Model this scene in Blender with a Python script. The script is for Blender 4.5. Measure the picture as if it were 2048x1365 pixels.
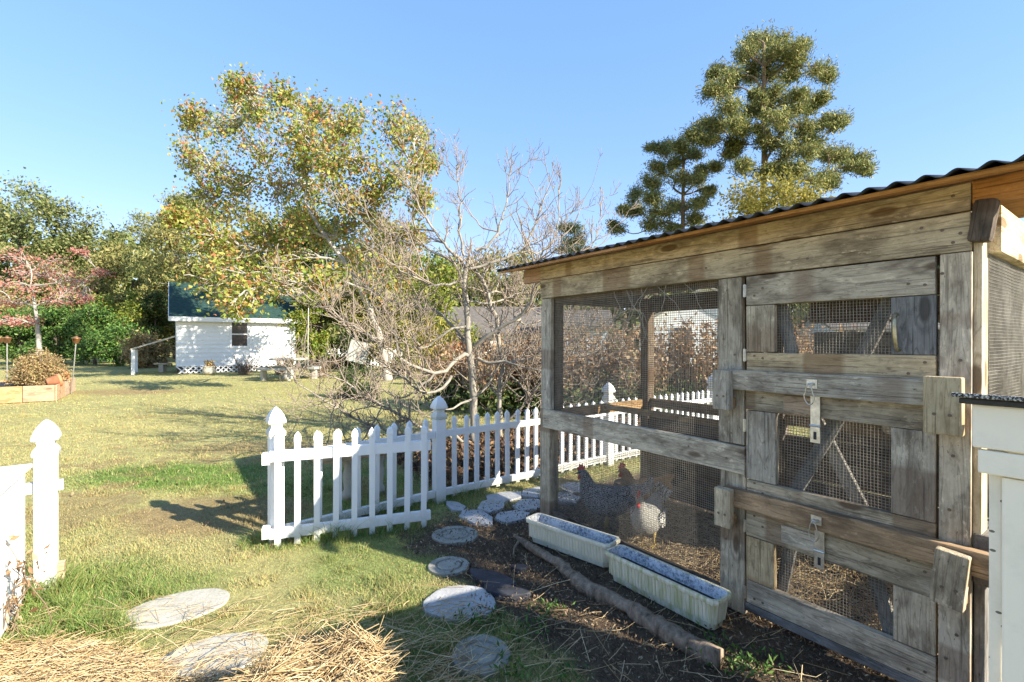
import bpy, bmesh, math, random
import numpy as np
from mathutils import Vector, Matrix
R = math.radians
sc = bpy.context.scene
for o in list(bpy.data.objects): bpy.data.objects.remove(o)

# ------------------------------------------------------------------ camera, sky, sun, exposure
CAM_H = 1.37
cam_d = bpy.data.cameras.new('camera'); cam = bpy.data.objects.new('camera', cam_d)
sc.collection.objects.link(cam); sc.camera = cam
cam.location = (0, 0, CAM_H); cam.rotation_euler = (R(90), 0, 0)
cam_d.sensor_width = 36; cam_d.lens = 16.75; cam_d.clip_start = .05; cam_d.clip_end = 2000

SUN_EL, SUN_ROT = R(28.3), math.atan2(.871, -.49)
sd = Vector((math.cos(SUN_EL)*.871, -math.cos(SUN_EL)*.49, math.sin(SUN_EL)))
world = bpy.data.worlds.new('World'); sc.world = world; world.use_nodes = True
wn = world.node_tree.nodes; wl = world.node_tree.links
sky = wn.new('ShaderNodeTexSky'); sky.sky_type = 'NISHITA'; sky.sun_disc = False
sky.sun_elevation = SUN_EL; sky.sun_rotation = SUN_ROT
sky.air_density = 1.0; sky.dust_density = 0; sky.ozone_density = 3
sg_ = wn.new('ShaderNodeGamma'); sg_.inputs[1].default_value = .42; wl.new(sky.outputs[0], sg_.inputs[0])      # the photograph's soft tone curve on the whole sky
sh_ = wn.new('ShaderNodeHueSaturation'); sh_.inputs['Saturation'].default_value = 1.85; wl.new(sg_.outputs[0], sh_.inputs['Color'])
sm_ = wn.new('ShaderNodeMix'); sm_.data_type = 'RGBA'; sm_.blend_type = 'MULTIPLY'; sm_.inputs[0].default_value = 1; sm_.inputs[7].default_value = (1.04, .90, 1, 1); wl.new(sh_.outputs[0], sm_.inputs[6])
wl.new(sm_.outputs[2], wn['Background'].inputs[0]); wn['Background'].inputs[1].default_value = .15
sun_d = bpy.data.lights.new('sun', 'SUN'); sun = bpy.data.objects.new('sun', sun_d)
sc.collection.objects.link(sun); sun_d.energy = 2.65; sun_d.angle = R(.5); sun_d.color = (1, .93, .80)
sun.rotation_euler = sd.to_track_quat('Z', 'Y').to_euler(); sun.location = (20, -9, 12)
vs = sc.view_settings; vs.view_transform = 'Standard'; vs.look = 'None'; vs.gamma = 1; vs.exposure = 2.25
sc.cycles.max_bounces = 6; sc.cycles.transparent_max_bounces = 8
sc.cycles.use_denoising = True

# ------------------------------------------------------------------ helpers
F = 953.0; CX = 1024.0; HY = 681.0
def at(px, py, Y):                     # a point at depth Y metres in front of the viewpoint
    return np.array([(px-CX)/F*Y, Y, CAM_H-(py-HY)/F*Y])
Uv = np.array([.581, -.814]); Dv = np.array([.814, .581]); P0 = np.array([.228, 3.69])
def coop_xy(u, d): p = P0+Uv*u+Dv*d; return float(p[0]), float(p[1])
ROT_U = math.atan2(-.814, .581)        # turns local x onto the coop's front wall

def link(o): sc.collection.objects.link(o); return o
def tag(o, label=None, cat=None, group=None, kind=None):
    if label: o['label'] = label
    if cat: o['category'] = cat
    if group: o['group'] = group
    if kind: o['kind'] = kind
    return o
def empty(name, loc=(0, 0, 0), rz=0, parent=None):
    o = bpy.data.objects.new(name, None); link(o); o.empty_display_size = .1
    o.location = loc; o.rotation_euler = (0, 0, rz); o.parent = parent
    return o
def fast_mesh(name, V, Fc, smooth=False, col=None):
    V = np.asarray(V, np.float32); Fc = np.asarray(Fc, np.int32)
    m = bpy.data.meshes.new(name); k = Fc.shape[1]
    m.vertices.add(len(V)); m.vertices.foreach_set('co', V.ravel())
    m.loops.add(Fc.size); m.loops.foreach_set('vertex_index', Fc.ravel())
    m.polygons.add(len(Fc)); m.polygons.foreach_set('loop_start', np.arange(0, Fc.size, k, dtype=np.int32))
    if smooth: m.polygons.foreach_set('use_smooth', np.ones(len(Fc), bool))
    if col is not None:
        a = m.attributes.new('col', 'FLOAT_COLOR', 'POINT')
        c = np.ones((len(V), 4), np.float32); c[:, :3] = col; a.data.foreach_set('color', c.ravel())
    m.update(calc_edges=True); m.validate(); return m
def mobj(name, mesh, mat, parent=None):
    o = bpy.data.objects.new(name, mesh); link(o); o.parent = parent
    if mat is not None and not mesh.materials: mesh.materials.append(mat)
    return o
class MB:
    def __init__(s): s.v = []; s.f = []
    def add(s, vs, fs):
        n = len(s.v); s.v += [tuple(map(float, p)) for p in vs]; s.f += [tuple(i+n for i in q) for q in fs]; return s
    def box(s, x0, x1, y0, y1, z0, z1, M=None):
        p = [(x0,y0,z0),(x1,y0,z0),(x1,y1,z0),(x0,y1,z0),(x0,y0,z1),(x1,y0,z1),(x1,y1,z1),(x0,y1,z1)]
        if M is not None: p = [M @ Vector(q) for q in p]
        return s.add(p, [(0,3,2,1),(4,5,6,7),(0,1,5,4),(1,2,6,5),(2,3,7,6),(3,0,4,7)])
    def loft(s, rings, cap=True, close=True):
        n = len(rings[0]); vs = [p for r in rings for p in r]; fs = []
        for i in range(len(rings)-1):
            for j in range(n if close else n-1):
                a = i*n+j; b = i*n+(j+1) % n; fs.append((a, b, b+n, a+n))
        if cap: fs += [tuple(range(n-1, -1, -1)), tuple(range((len(rings)-1)*n, len(rings)*n))]
        return s.add(vs, fs)
    def tube(s, pts, rad, n=8, cap=True):
        pts = [Vector(p) for p in pts]; rings = []
        rad = rad if hasattr(rad, '__len__') else [rad]*len(pts)
        up = None
        for i, p in enumerate(pts):
            t = (pts[min(i+1, len(pts)-1)]-pts[max(i-1, 0)]).normalized()
            if up is None: up = t.orthogonal().normalized()
            up = (up-t*up.dot(t)).normalized(); q = t.cross(up)
            rings.append([p+(up*math.cos(2*math.pi*k/n)+q*math.sin(2*math.pi*k/n))*rad[i] for k in range(n)])
        return s.loft(rings, cap)
    def lathe(s, prof, n=16, c=(0, 0, 0), sx=1, sy=1):
        return s.loft([[(c[0]+r*sx*math.cos(2*math.pi*k/n), c[1]+r*sy*math.sin(2*math.pi*k/n), c[2]+z) for k in range(n)] for r, z in prof])
    def mesh(s, name, smooth=False):
        m = bpy.data.meshes.new(name); m.from_pydata(s.v, [], s.f); m.update()
        if smooth: m.polygons.foreach_set('use_smooth', np.ones(len(m.polygons), bool))
        return m
    def build(s, name, mat, parent=None, smooth=False): return mobj(name, s.mesh(name, smooth), mat, parent)

# ---- value noise in numpy
def _h(ix, iy, seed):
    n = (ix.astype(np.int64)*374761393+iy.astype(np.int64)*668265263+seed*974711) & 0x7fffffff
    n = ((n ^ (n >> 13))*1274126177) & 0x7fffffff
    return ((n ^ (n >> 16)) & 0xffff)/65535.0
def vnoise(x, y, seed=0):
    ix = np.floor(x); iy = np.floor(y); fx = x-ix; fy = y-iy; fx = fx*fx*(3-2*fx); fy = fy*fy*(3-2*fy)
    a = _h(ix, iy, seed); b = _h(ix+1, iy, seed); c = _h(ix, iy+1, seed); d = _h(ix+1, iy+1, seed)
    return a+(b-a)*fx+(c-a)*fy+(a-b-c+d)*fx*fy
def fbm(x, y, seed=0, o=4):
    t = 0; w = .5
    for i in range(o): t = t+w*vnoise(x*2**i, y*2**i, seed+i*7); w *= .5
    return t/(1-.5**o)
def sstep(a, b, x): t = np.clip((x-a)/(b-a), 0, 1); return t*t*(3-2*t)

# ------------------------------------------------------------------ materials
class NT:
    def __init__(s, name):
        s.m = bpy.data.materials.new(name); s.m.use_nodes = True; s.t = s.m.node_tree; s.t.nodes.clear()
        s.out = s.n('ShaderNodeOutputMaterial')
    def n(s, t, **kw):
        o = s.t.nodes.new(t)
        for k, v in kw.items(): setattr(o, k, v)
        return o
    def l(s, a, b): s.t.links.new(a, b)
    def set(s, node, **kw):
        for k, v in kw.items():
            i = node.inputs[k.replace('_', ' ')] if k.replace('_', ' ') in node.inputs else node.inputs[k]
            if hasattr(v, 'is_output') and v.is_output: s.l(v, i)
            else: i.default_value = v
        return node
    def math(s, op, a, b=None, clamp=False):
        o = s.n('ShaderNodeMath', operation=op, use_clamp=clamp)
        for i, v in enumerate((a, b)):
            if v is None: continue
            if hasattr(v, 'is_output'): s.l(v, o.inputs[i])
            else: o.inputs[i].default_value = v
        return o.outputs[0]
    def mapr(s, v, a, b, c=0, d=1):
        o = s.n('ShaderNodeMapRange'); s.l(v, o.inputs[0])
        for i, q in enumerate((a, b, c, d)): o.inputs[i+1].default_value = q
        return o.outputs[0]
    def mix(s, f, a, b, mode='MIX'):
        o = s.n('ShaderNodeMix', data_type='RGBA', blend_type=mode)
        for i, v in ((0, f), (6, a), (7, b)):
            if hasattr(v, 'is_output'): s.l(v, o.inputs[i])
            else: o.inputs[i].default_value = v if i == 0 else (*v, 1)
        return o.outputs[2]
    def ramp(s, v, stops, interp='LINEAR'):
        o = s.n('ShaderNodeValToRGB'); o.color_ramp.interpolation = interp; e = o.color_ramp.elements
        while len(e) < len(stops): e.new(.5)
        for i, (p, c) in enumerate(stops): e[i].position = p; e[i].color = (*c, 1)
        s.l(v, o.inputs[0]); return o.outputs[0]
    def coords(s, kind='Object', scale=(1, 1, 1), rnd=False):
        tc = s.n('ShaderNodeTexCoord'); v = tc.outputs[kind]
        if rnd:
            oi = s.n('ShaderNodeObjectInfo'); k = s.math('MULTIPLY', oi.outputs['Random'], 57.0)
            c = s.n('ShaderNodeCombineXYZ'); [s.l(k, c.inputs[i]) for i in range(3)]
            a = s.n('ShaderNodeVectorMath', operation='ADD'); s.l(v, a.inputs[0]); s.l(c.outputs[0], a.inputs[1]); v = a.outputs[0]
        if scale != (1, 1, 1): v = s.scaled(v, scale)
        return v
    def scaled(s, v, scale):
        a = s.n('ShaderNodeVectorMath', operation='MULTIPLY'); s.l(v, a.inputs[0]); a.inputs[1].default_value = scale; return a.outputs[0]
    def noise(s, v, scale, detail=4, rough=.55, dist=0):
        o = s.n('ShaderNodeTexNoise'); s.l(v, o.inputs['Vector'])
        o.inputs['Scale'].default_value = scale; o.inputs['Detail'].default_value = detail
        o.inputs['Roughness'].default_value = rough; o.inputs['Distortion'].default_value = dist
        return o.outputs['Fac']
    def vor(s, v, scale, feature='F1', out='Distance'):
        o = s.n('ShaderNodeTexVoronoi', feature=feature); s.l(v, o.inputs['Vector']); o.inputs['Scale'].default_value = scale
        return o.outputs[out]
    def done(s, col, rough=.7, bump=None, bs=.3, bd=.01, spec=.3, metal=0):
        p = s.n('ShaderNodeBsdfPrincipled')
        for k, v in (('Base Color', col), ('Roughness', rough), ('Metallic', metal), ('Specular IOR Level', spec)):
            if hasattr(v, 'is_output'): s.l(v, p.inputs[k])
            else: p.inputs[k].default_value = (*v, 1) if k == 'Base Color' else v
        if bump is not None:
            b = s.n('ShaderNodeBump'); b.inputs['Strength'].default_value = bs; b.inputs['Distance'].default_value = bd
            s.l(bump, b.inputs['Height']); s.l(b.outputs[0], p.inputs['Normal'])
        s.l(p.outputs[0], s.out.inputs[0]); return s.m

def plain(name, col, rough=.6, var=.25, scale=8, bs=.15, metal=0, spec=.3, rnd=False):
    t = NT(name); v = t.coords(rnd=rnd); n = t.noise(v, scale, 5, .6)
    c = t.mix(t.mapr(n, .3, .7), tuple(x*(1-var) for x in col), tuple(min(1, x*(1+var)) for x in col))
    return t.done(c, rough, t.noise(v, scale*6, 3), bs, .004, spec, metal)

def wood(name, light, mid, dark, brown, band=.5, knots=True):
    """weathered board, grain along local x, stained bands across it where other boards once lay"""
    t = NT(name); v = t.coords(rnd=True)
    g1 = t.noise(t.scaled(v, (2.4, 55, 55)), 1.5, 9, .78, .4)
    mot = t.noise(t.scaled(v, (11, 26, 26)), 1.2, 7, .75)
    fleck = t.noise(t.scaled(v, (24, 60, 60)), 1.6, 4, .7)
    g2 = t.noise(t.scaled(v, (.9, 13, 13)), 1.0, 3, .5, .6)
    ring = t.math('ABSOLUTE', t.math('SINE', t.math('MULTIPLY', g2, 46.0)))
    blot = t.noise(t.scaled(v, (2.2, 7, 7)), 1.3, 5, .65)
    bn = t.noise(t.scaled(v, (4.6, .02, .02)), 1.0, 0, .5)
    tcx = t.n('ShaderNodeSeparateXYZ'); t.l(v, tcx.inputs[0])
    bandm = t.mapr(t.math('ADD', bn, t.math('MULTIPLY', t.math('SUBTRACT', g1, .5), .035)), band+.10, band+.145)
    c = t.mix(t.mapr(g1, .32, .68), mid, light)
    c = t.mix(t.math('MULTIPLY', t.mapr(ring, .0, .35, 1, 0), .55), c, dark)
    c = t.mix(t.mapr(blot, .47, .66, 0, .8), c, dark)
    c = t.mix(t.mapr(mot, .52, .66, 0, .55), c, dark)
    c = t.mix(t.mapr(mot, .44, .34, 0, .5), c, tuple(min(1, x*1.45) for x in light))
    c = t.mix(t.mapr(fleck, .64, .70, 0, .7), c, tuple(x*.5 for x in dark))
    bc = t.mix(t.mapr(g1, .35, .7), tuple(x*.55 for x in brown), brown)
    c = t.mix(t.math('MULTIPLY', bandm, .62), c, bc)
    # fine hairline checks
    chk = t.noise(t.scaled(v, (2.2, 120, 120)), 1.0, 2, .5)
    c = t.mix(t.mapr(chk, .60, .70, 0, .55), c, tuple(x*.45 for x in dark))
    if knots:
        vs_ = t.scaled(v, (3.0, 8.5, 8.5))
        vo = t.n('ShaderNodeTexVoronoi'); t.l(vs_, vo.inputs['Vector']); vo.inputs['Scale'].default_value = 1.0
        sx = t.n('ShaderNodeSeparateColor'); t.l(vo.outputs['Color'], sx.inputs[0])
        has = t.math('GREATER_THAN', sx.outputs[0], .5)
        kd = t.math('MULTIPLY', t.mapr(vo.outputs['Distance'], .14, .20, 1, 0), has)
        kr = t.math('MULTIPLY', t.mapr(t.math('ABSOLUTE', t.math('SUBTRACT', vo.outputs['Distance'], .27)), .0, .06, 1, 0), has)
        c = t.mix(t.math('MULTIPLY', kr, .4), c, dark)
        c = t.mix(t.math('MULTIPLY', kd, .85), c, tuple(x*.4 for x in brown))
    oi = t.n('ShaderNodeObjectInfo')
    wr = t.math('FRACT', t.math('MULTIPLY', oi.outputs['Random'], 3.77))
    c = t.mix(t.mapr(wr, .4, 1, 0, .45), c, t.mix(1, c, (1.04, .88, .68), 'MULTIPLY'))
    hv = t.n('ShaderNodeHueSaturation'); t.l(c, hv.inputs['Color']); t.l(t.mapr(oi.outputs['Random'], 0, 1, .84, 1.2), hv.inputs['Value'])
    sp = t.math('FRACT', t.math('MULTIPLY', oi.outputs['Random'], 7.31)); t.l(t.mapr(sp, 0, 1, .75, 1.15), hv.inputs['Saturation'])
    h = t.math('ADD', t.math('MULTIPLY', g1, .6), t.math('MULTIPLY', ring, .4))
    h = t.math('SUBTRACT', h, t.mapr(chk, .60, .70, 0, .8))
    return t.done(hv.outputs[0], .82, h, .55, .004, .2)

def leafmat(name, stops, trans=.35, rough=.55):
    """leaves: each leaf (mesh island) draws its own colour; some light passes through"""
    t = NT(name); g = t.n('ShaderNodeNewGeometry')
    c = t.ramp(g.outputs['Random Per Island'], stops)
    p = t.n('ShaderNodeBsdfPrincipled'); t.l(c, p.inputs['Base Color']); p.inputs['Roughness'].default_value = rough
    p.inputs['Specular IOR Level'].default_value = .25
    tr = t.n('ShaderNodeBsdfTranslucent'); t.l(c, tr.inputs['Color'])
    mx = t.n('ShaderNodeMixShader'); mx.inputs[0].default_value = trans
    t.l(p.outputs[0], mx.inputs[1]); t.l(tr.outputs[0], mx.inputs[2]); t.l(mx.outputs[0], t.out.inputs[0]); return t.m
def attrmat(name, rough=.8, trans=.0, noise=0, bumpscale=0):
    t = NT(name); a = t.n('ShaderNodeAttribute', attribute_name='col'); c = a.outputs['Color']
    b = None
    if noise:
        v = t.coords('Object'); n1 = t.noise(v, 45, 6, .75); n2 = t.noise(v, 9, 4, .6)
        c = t.mix(1, c, t.ramp(n1, [(.25, (.45, .43, .4)), (.5, (1, 1, 1)), (.8, (1.5, 1.5, 1.4))]), 'MULTIPLY')
        c = t.mix(.7, c, t.ramp(n2, [(.3, (.7, .68, .66)), (.7, (1.25, 1.25, 1.2))]), 'MULTIPLY')
        b = t.math('ADD', n1, t.math('MULTIPLY', t.noise(v, 160, 3, .7), .5))
    p = t.n('ShaderNodeBsdfPrincipled'); t.l(c, p.inputs['Base Color']); p.inputs['Roughness'].default_value = rough
    p.inputs['Specular IOR Level'].default_value = .15
    if b is not None:
        bp = t.n('ShaderNodeBump'); bp.inputs['Strength'].default_value = .8; bp.inputs['Distance'].default_value = .02
        t.l(b, bp.inputs['Height']); t.l(bp.outputs[0], p.inputs['Normal'])
    if trans:
        tr = t.n('ShaderNodeBsdfTranslucent'); t.l(c, tr.inputs['Color'])
        mx = t.n('ShaderNodeMixShader'); mx.inputs[0].default_value = trans
        t.l(p.outputs[0], mx.inputs[1]); t.l(tr.outputs[0], mx.inputs[2]); t.l(mx.outputs[0], t.out.inputs[0])
    else: t.l(p.outputs[0], t.out.inputs[0])
    return t.m
def bark(name, a, b, scale=14):
    t = NT(name); v = t.coords(); n = t.noise(t.scaled(v, (1, 1, .35)), scale, 6, .7); k = t.noise(v, 3, 3)
    c = t.mix(t.mapr(n, .3, .7), a, b); c = t.mix(t.mapr(k, .5, .75, 0, .4), c, tuple(x*.6 for x in a))
    return t.done(c, .85, n, .6, .01, .15)

M = {}
M['wood'] = wood('weathered_wood', (.62, .525, .365), (.42, .345, .23), (.13, .098, .064), (.31, .195, .11), .54)
M['wood_warm'] = wood('warm_wood', (.46, .31, .165), (.34, .215, .105), (.12, .08, .045), (.26, .15, .07), .62)
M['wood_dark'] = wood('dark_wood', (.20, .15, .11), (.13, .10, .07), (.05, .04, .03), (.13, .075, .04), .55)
M['wood_grey'] = wood('flaked_grey_wood', (.30, .29, .26), (.19, .18, .16), (.07, .065, .058), (.18, .15, .12), .6)
M['wood_pale'] = wood('pale_wood', (.62, .54, .38), (.50, .42, .28), (.25, .19, .11), (.40, .26, .13), .62)
M['pine_new'] = wood('new_pine', (.54, .30, .14), (.46, .245, .11), (.26, .13, .055), (.40, .20, .085), .62)
M['cedar'] = wood('cedar', (.60, .40, .24), (.50, .32, .18), (.33, .19, .1), (.50, .30, .16), .65)
def white_paint(name, dirt=.3, specks=False, col=(.80, .80, .78)):
    t = NT(name); v = t.coords(rnd=True); n = t.noise(v, 5, 6, .7)
    c = t.mix(t.mapr(n, .5, .8, 0, dirt), col, (.50, .47, .38))
    gz = t.n('ShaderNodeSeparateXYZ'); t.l(t.coords(), gz.inputs[0]); gn = t.noise(t.coords(rnd=True), 22, 5, .7)
    if name == 'white_vinyl': c = t.mix(t.math('MULTIPLY', t.mapr(t.math('ADD', gz.outputs[2], t.math('MULTIPLY', gn, .14)), .07, .20, 1, 0), .6), c, (.34, .33, .20))
    if specks:
        vo = t.n('ShaderNodeTexVoronoi'); t.l(t.scaled(v, (1, 1, .6)), vo.inputs['Vector']); vo.inputs['Scale'].default_value = 75
        sx = t.n('ShaderNodeSeparateColor'); t.l(vo.outputs['Color'], sx.inputs[0])
        k = t.math('MULTIPLY', t.math('LESS_THAN', vo.outputs['Distance'], .24), t.math('GREATER_THAN', sx.outputs[1], .78))
        c = t.mix(t.math('MULTIPLY', k, .85), c, (.04, .035, .03))
        pk = t.noise(t.scaled(v, (1, 1, 5)), 3.5, 7, .8)
        c = t.mix(t.mapr(pk, .66, .70, 0, .75), c, (.20, .18, .15))
    return t.done(c, .5, t.noise(v, 30, 3), .08, .003, .35)
M['vinyl'] = white_paint('white_vinyl', .22)
M['white_wood'] = white_paint('white_painted_wood', .3)
M['white_old'] = white_paint('old_white_paint', .5, True, (.86, .80, .68))
M['wire'] = plain('galvanised_wire', (.30, .275, .23), .45, .3, 20, 0, .6)
M['steel'] = plain('zinc_steel', (.62, .60, .54), .38, .25, 40, .1, .85)
M['brass'] = plain('tarnished_brass', (.50, .42, .25), .4, .4, 60, .1, .8)
M['screw'] = plain('rusty_screw', (.20, .15, .11), .5, .4, 90, 0, .5)
M['black_roof'] = plain('bitumen_sheet', (.035, .036, .038), .55, .3, 20, .2)
M['black_stone'] = plain('black_slate', (.035, .036, .042), .6, .5, 9, .8)
def stone(name, a, b, speck=.5):
    t = NT(name); v = t.coords(rnd=True); n = t.noise(v, 7, 8, .75); k = t.noise(v, 60, 4, .7)
    c = t.mix(t.mapr(n, .3, .7), a, b); c = t.mix(t.mapr(k, .55, .7, 0, speck), c, tuple(x*.35 for x in a))
    return t.done(c, .85, t.math('ADD', n, t.math('MULTIPLY', k, .4)), .7, .012, .2)
M['stone'] = stone('grey_flagstone', (.33, .33, .32), (.52, .51, .49))
M['concrete'] = stone('cast_concrete', (.24, .225, .18), (.40, .38, .32), .4)
M['concrete_pale'] = stone('pale_concrete', (.38, .35, .28), (.52, .49, .41), .3)
M['bark_grey'] = bark('grey_bark', (.30, .27, .22), (.46, .43, .37))
M['bark_fig'] = bark('smooth_fig_bark', (.20, .175, .135), (.40, .36, .29), 20)
M['bark_brown'] = bark('brown_bark', (.16, .11, .07), (.30, .22, .15))
M['bark_dark'] = bark('dark_bark', (.07, .055, .04), (.14, .11, .085))
M['straw'] = leafmat('straw', [(0, (.30, .19, .085)), (.3, (.50, .35, .17)), (.7, (.64, .48, .26)), (1, (.74, .60, .37))], .1, .5)
M['grass'] = attrmat('grass_blades', .6, .3)
M['ground'] = attrmat('lawn_and_soil', .9, 0, True)
M['chips'] = leafmat('wood_chips', [(0, (.05, .036, .025)), (.5, (.15, .105, .068)), (.85, (.28, .20, .125)), (1, (.50, .39, .24))], 0, .8)
M['litter'] = leafmat('dead_leaves', [(0, (.05, .03, .02)), (.5, (.13, .08, .05)), (.85, (.25, .15, .08)), (1, (.40, .24, .12))], .1, .7)

# ------------------------------------------------------------------ ground
FD = np.array([.7945, .607])                       # run of the fence left of the big post
PB = np.array([-.627, 4.09]); PA = np.array([-1.617, 3.264]); PE = np.array([-2.556, 2.616])
STONES = [  # name, centre x, y, radius x, radius y, turn
    ('round', -.402, 3.37, .165, .150, 0), ('round', -.385, 2.905, .125, .118, .3), ('slab', -.272, 2.50, .185, .165, .2),
    ('round', -.135, 2.085, .125, .135, .5), ('oval', -1.725, 2.445, .24, .165, .45), ('oval', -1.30, 2.06, .22, .165, .35)]
def local_uv(x, y):
    rx = x-P0[0]; ry = y-P0[1]; return rx*Uv[0]+ry*Uv[1], rx*Dv[0]+ry*Dv[1]
def soil_mask(x, y):
    u, d = local_uv(x, y); n = fbm(x*2.3, y*2.3, 3)-.5; n2 = fbm(x*9, y*9, 13)-.5
    a = sstep(-1.08, -.86, d+n*.45+n2*.2)*sstep(-.62, -.30, u+n*.35+n2*.15)*sstep(3.3, 3.0, u)*sstep(2.1, 1.5, d)
    b = sstep(-.95, -1.15, u+n*.3+n2*.2)*sstep(-3.1, -2.5, u+n*.6)*sstep(-.6, .1, d+n*.6)*sstep(4.5, 3.5, d)*.8
    return np.clip(np.maximum(a, b), 0, 1)
def blob(x, y, cx, cy, rx, ry, n, k=.5):
    return sstep(1.25, .55, np.sqrt(((x-cx)/rx)**2+((y-cy)/ry)**2)+n*k)
def lawn_color(x, y):
    n = fbm(x*.9, y*.9, 21)-.5; n2 = fbm(x*4, y*4, 22)-.5; n3 = fbm(x*.22, y*.22, 31)-.5
    tan = np.array([.47, .42, .185]); grn = np.array([.17, .26, .06]); olive = np.array([.33, .36, .12]); brn = np.array([.34, .23, .12])
    g = np.clip(.20+n*.9+n2*.6+n3*.6, 0, 1)
    dist = np.hypot(x, y)
    g = g*sstep(60, 9, dist)*.8+.10
    c = tan*(1-g)[..., None]+olive*g[..., None]
    gm = blob(x, y, -3.45, 4.9, 1.15, .62, n+n2)*.95
    gm = np.maximum(gm, blob(x, y, -2.35, 2.45, .75, .6, n+n2*1.5)*.62)
    gm = np.maximum(gm, blob(x, y, -.75, 3.10, .6, .5, n+n2*1.6)*.6)
    gm = np.maximum(gm, blob(x, y, -.45, 2.2, .55, .5, n+n2*1.6)*.55)
    gm = np.maximum(gm, blob(x, y, -1.45, 4.3, 1.25, .9, n+n2)*.65)
    gm = np.maximum(gm, blob(x, y, -.2, 5.6, 1.5, .9, n+n2)*.5)
    c = c*(1-gm[..., None])+grn*gm[..., None]
    bm = np.maximum(blob(x, y, -2.45, 3.8, .85, .42, n*1.5+n2*1.5)*.75, blob(x, y, -10.5, 13.0, 2.0, .9, n+n2)*.7)
    bm = np.maximum(bm, blob(x, y, -3.0, 6.1, 1.6, .45, n*1.5+n2*1.5)*.55)
    bm = np.maximum(bm, sstep(.12, .30, n2+n*.6)*.55*sstep(25, 6, dist))
    c = c*(1-bm[..., None])+brn*bm[..., None]
    return c, gm, bm
def nonuni(a, b, dense0, dense1, step, grow):
    xs = list(np.arange(dense0, dense1, step)); s = step; x = dense0
    while x > a: s *= grow; x -= s; xs.insert(0, x)
    s = step; x = xs[-1]
    while x < b: s *= grow; x += s; xs.append(x)
    return np.array(xs)
gx = nonuni(-700, 700, -4.0, 2.6, .045, 1.07); gy = nonuni(-60, 900, 1.2, 7.0, .045, 1.06)
GX, GY = np.meshgrid(gx, gy); sm = soil_mask(GX, GY)
GZ = (fbm(GX*1.2, GY*1.2, 41)-.5)*.035*np.exp(-np.hypot(GX, GY)/30)+(fbm(GX*9, GY*9, 43)-.5)*(.012+.02*sm)*np.exp(-np.hypot(GX, GY)/8)-.012
gc, _, _ = lawn_color(GX, GY)
soil = np.array([.13, .092, .060])*(.55+fbm(GX*5, GY*5, 51)*.9)[..., None]
gc = gc*.82*(1-sm[..., None])+soil*sm[..., None]
nx, ny = len(gx), len(gy); idx = np.arange(nx*ny).reshape(ny, nx)
quads = np.stack([idx[:-1, :-1], idx[:-1, 1:], idx[1:, 1:], idx[1:, :-1]], -1).reshape(-1, 4)
ground = mobj('ground', fast_mesh('ground', np.stack([GX, GY, GZ], -1).reshape(-1, 3), quads, True, gc.reshape(-1, 3)), M['ground'])
tag(ground, 'dormant yellow green lawn with bare soil round the coop', kind='structure')

# ------------------------------------------------------------------ the coop
coop = empty('chicken_coop', (*P0, 0), ROT_U)
tag(coop, 'chicken coop of weathered grey boards and wire mesh under a corrugated roof', 'chicken coop')
rp = random.Random(5)
def plank(parent, name, x0, x1, y0, y1, z0, z1, mat='wood', bev=.004, jit=.25, rot=0):
    """one board; its local x runs along the grain"""
    sx, sy, sz = x1-x0, y1-y0, z1-z0; L = max(sx, sy, sz)
    bm = bmesh.new(); bmesh.ops.create_cube(bm, size=1)
    if L == sx: dims = (sx, sy, sz); e = (0, 0, 0)
    elif L == sz: dims = (sz, sy, sx); e = (0, -math.pi/2, 0)
    else: dims = (sy, sx, sz); e = (0, 0, math.pi/2)
    for v in bm.verts: v.co = Vector((v.co.x*dims[0], v.co.y*dims[1], v.co.z*dims[2]))
    bmesh.ops.bevel(bm, geom=list(bm.edges), offset=min(bev, min(dims)*.3), segments=2, affect='EDGES', profile=.6)
    me = bpy.data.meshes.new(name); bm.to_mesh(me); bm.free()
    o = mobj(name, me, M[mat], parent)
    o.location = ((x0+x1)/2, (y0+y1)/2, (z0+z1)/2)
    o.rotation_euler = (e[0], e[1]+R(rot+rp.uniform(-jit, jit)), e[2])
    return o
screw_me = MB().lathe([(.006, 0), (.006, .0012), (.0025, .0016), (.002, .0006)], 8).mesh('screw'); screw_me.materials.append(M['screw'])
def screw(parent, x, y, z):                       # head facing out of the front wall
    o = mobj('screw', screw_me, None, parent); o.location = (x, y, z); o.rotation_euler = (R(90), 0, 0)
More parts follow.
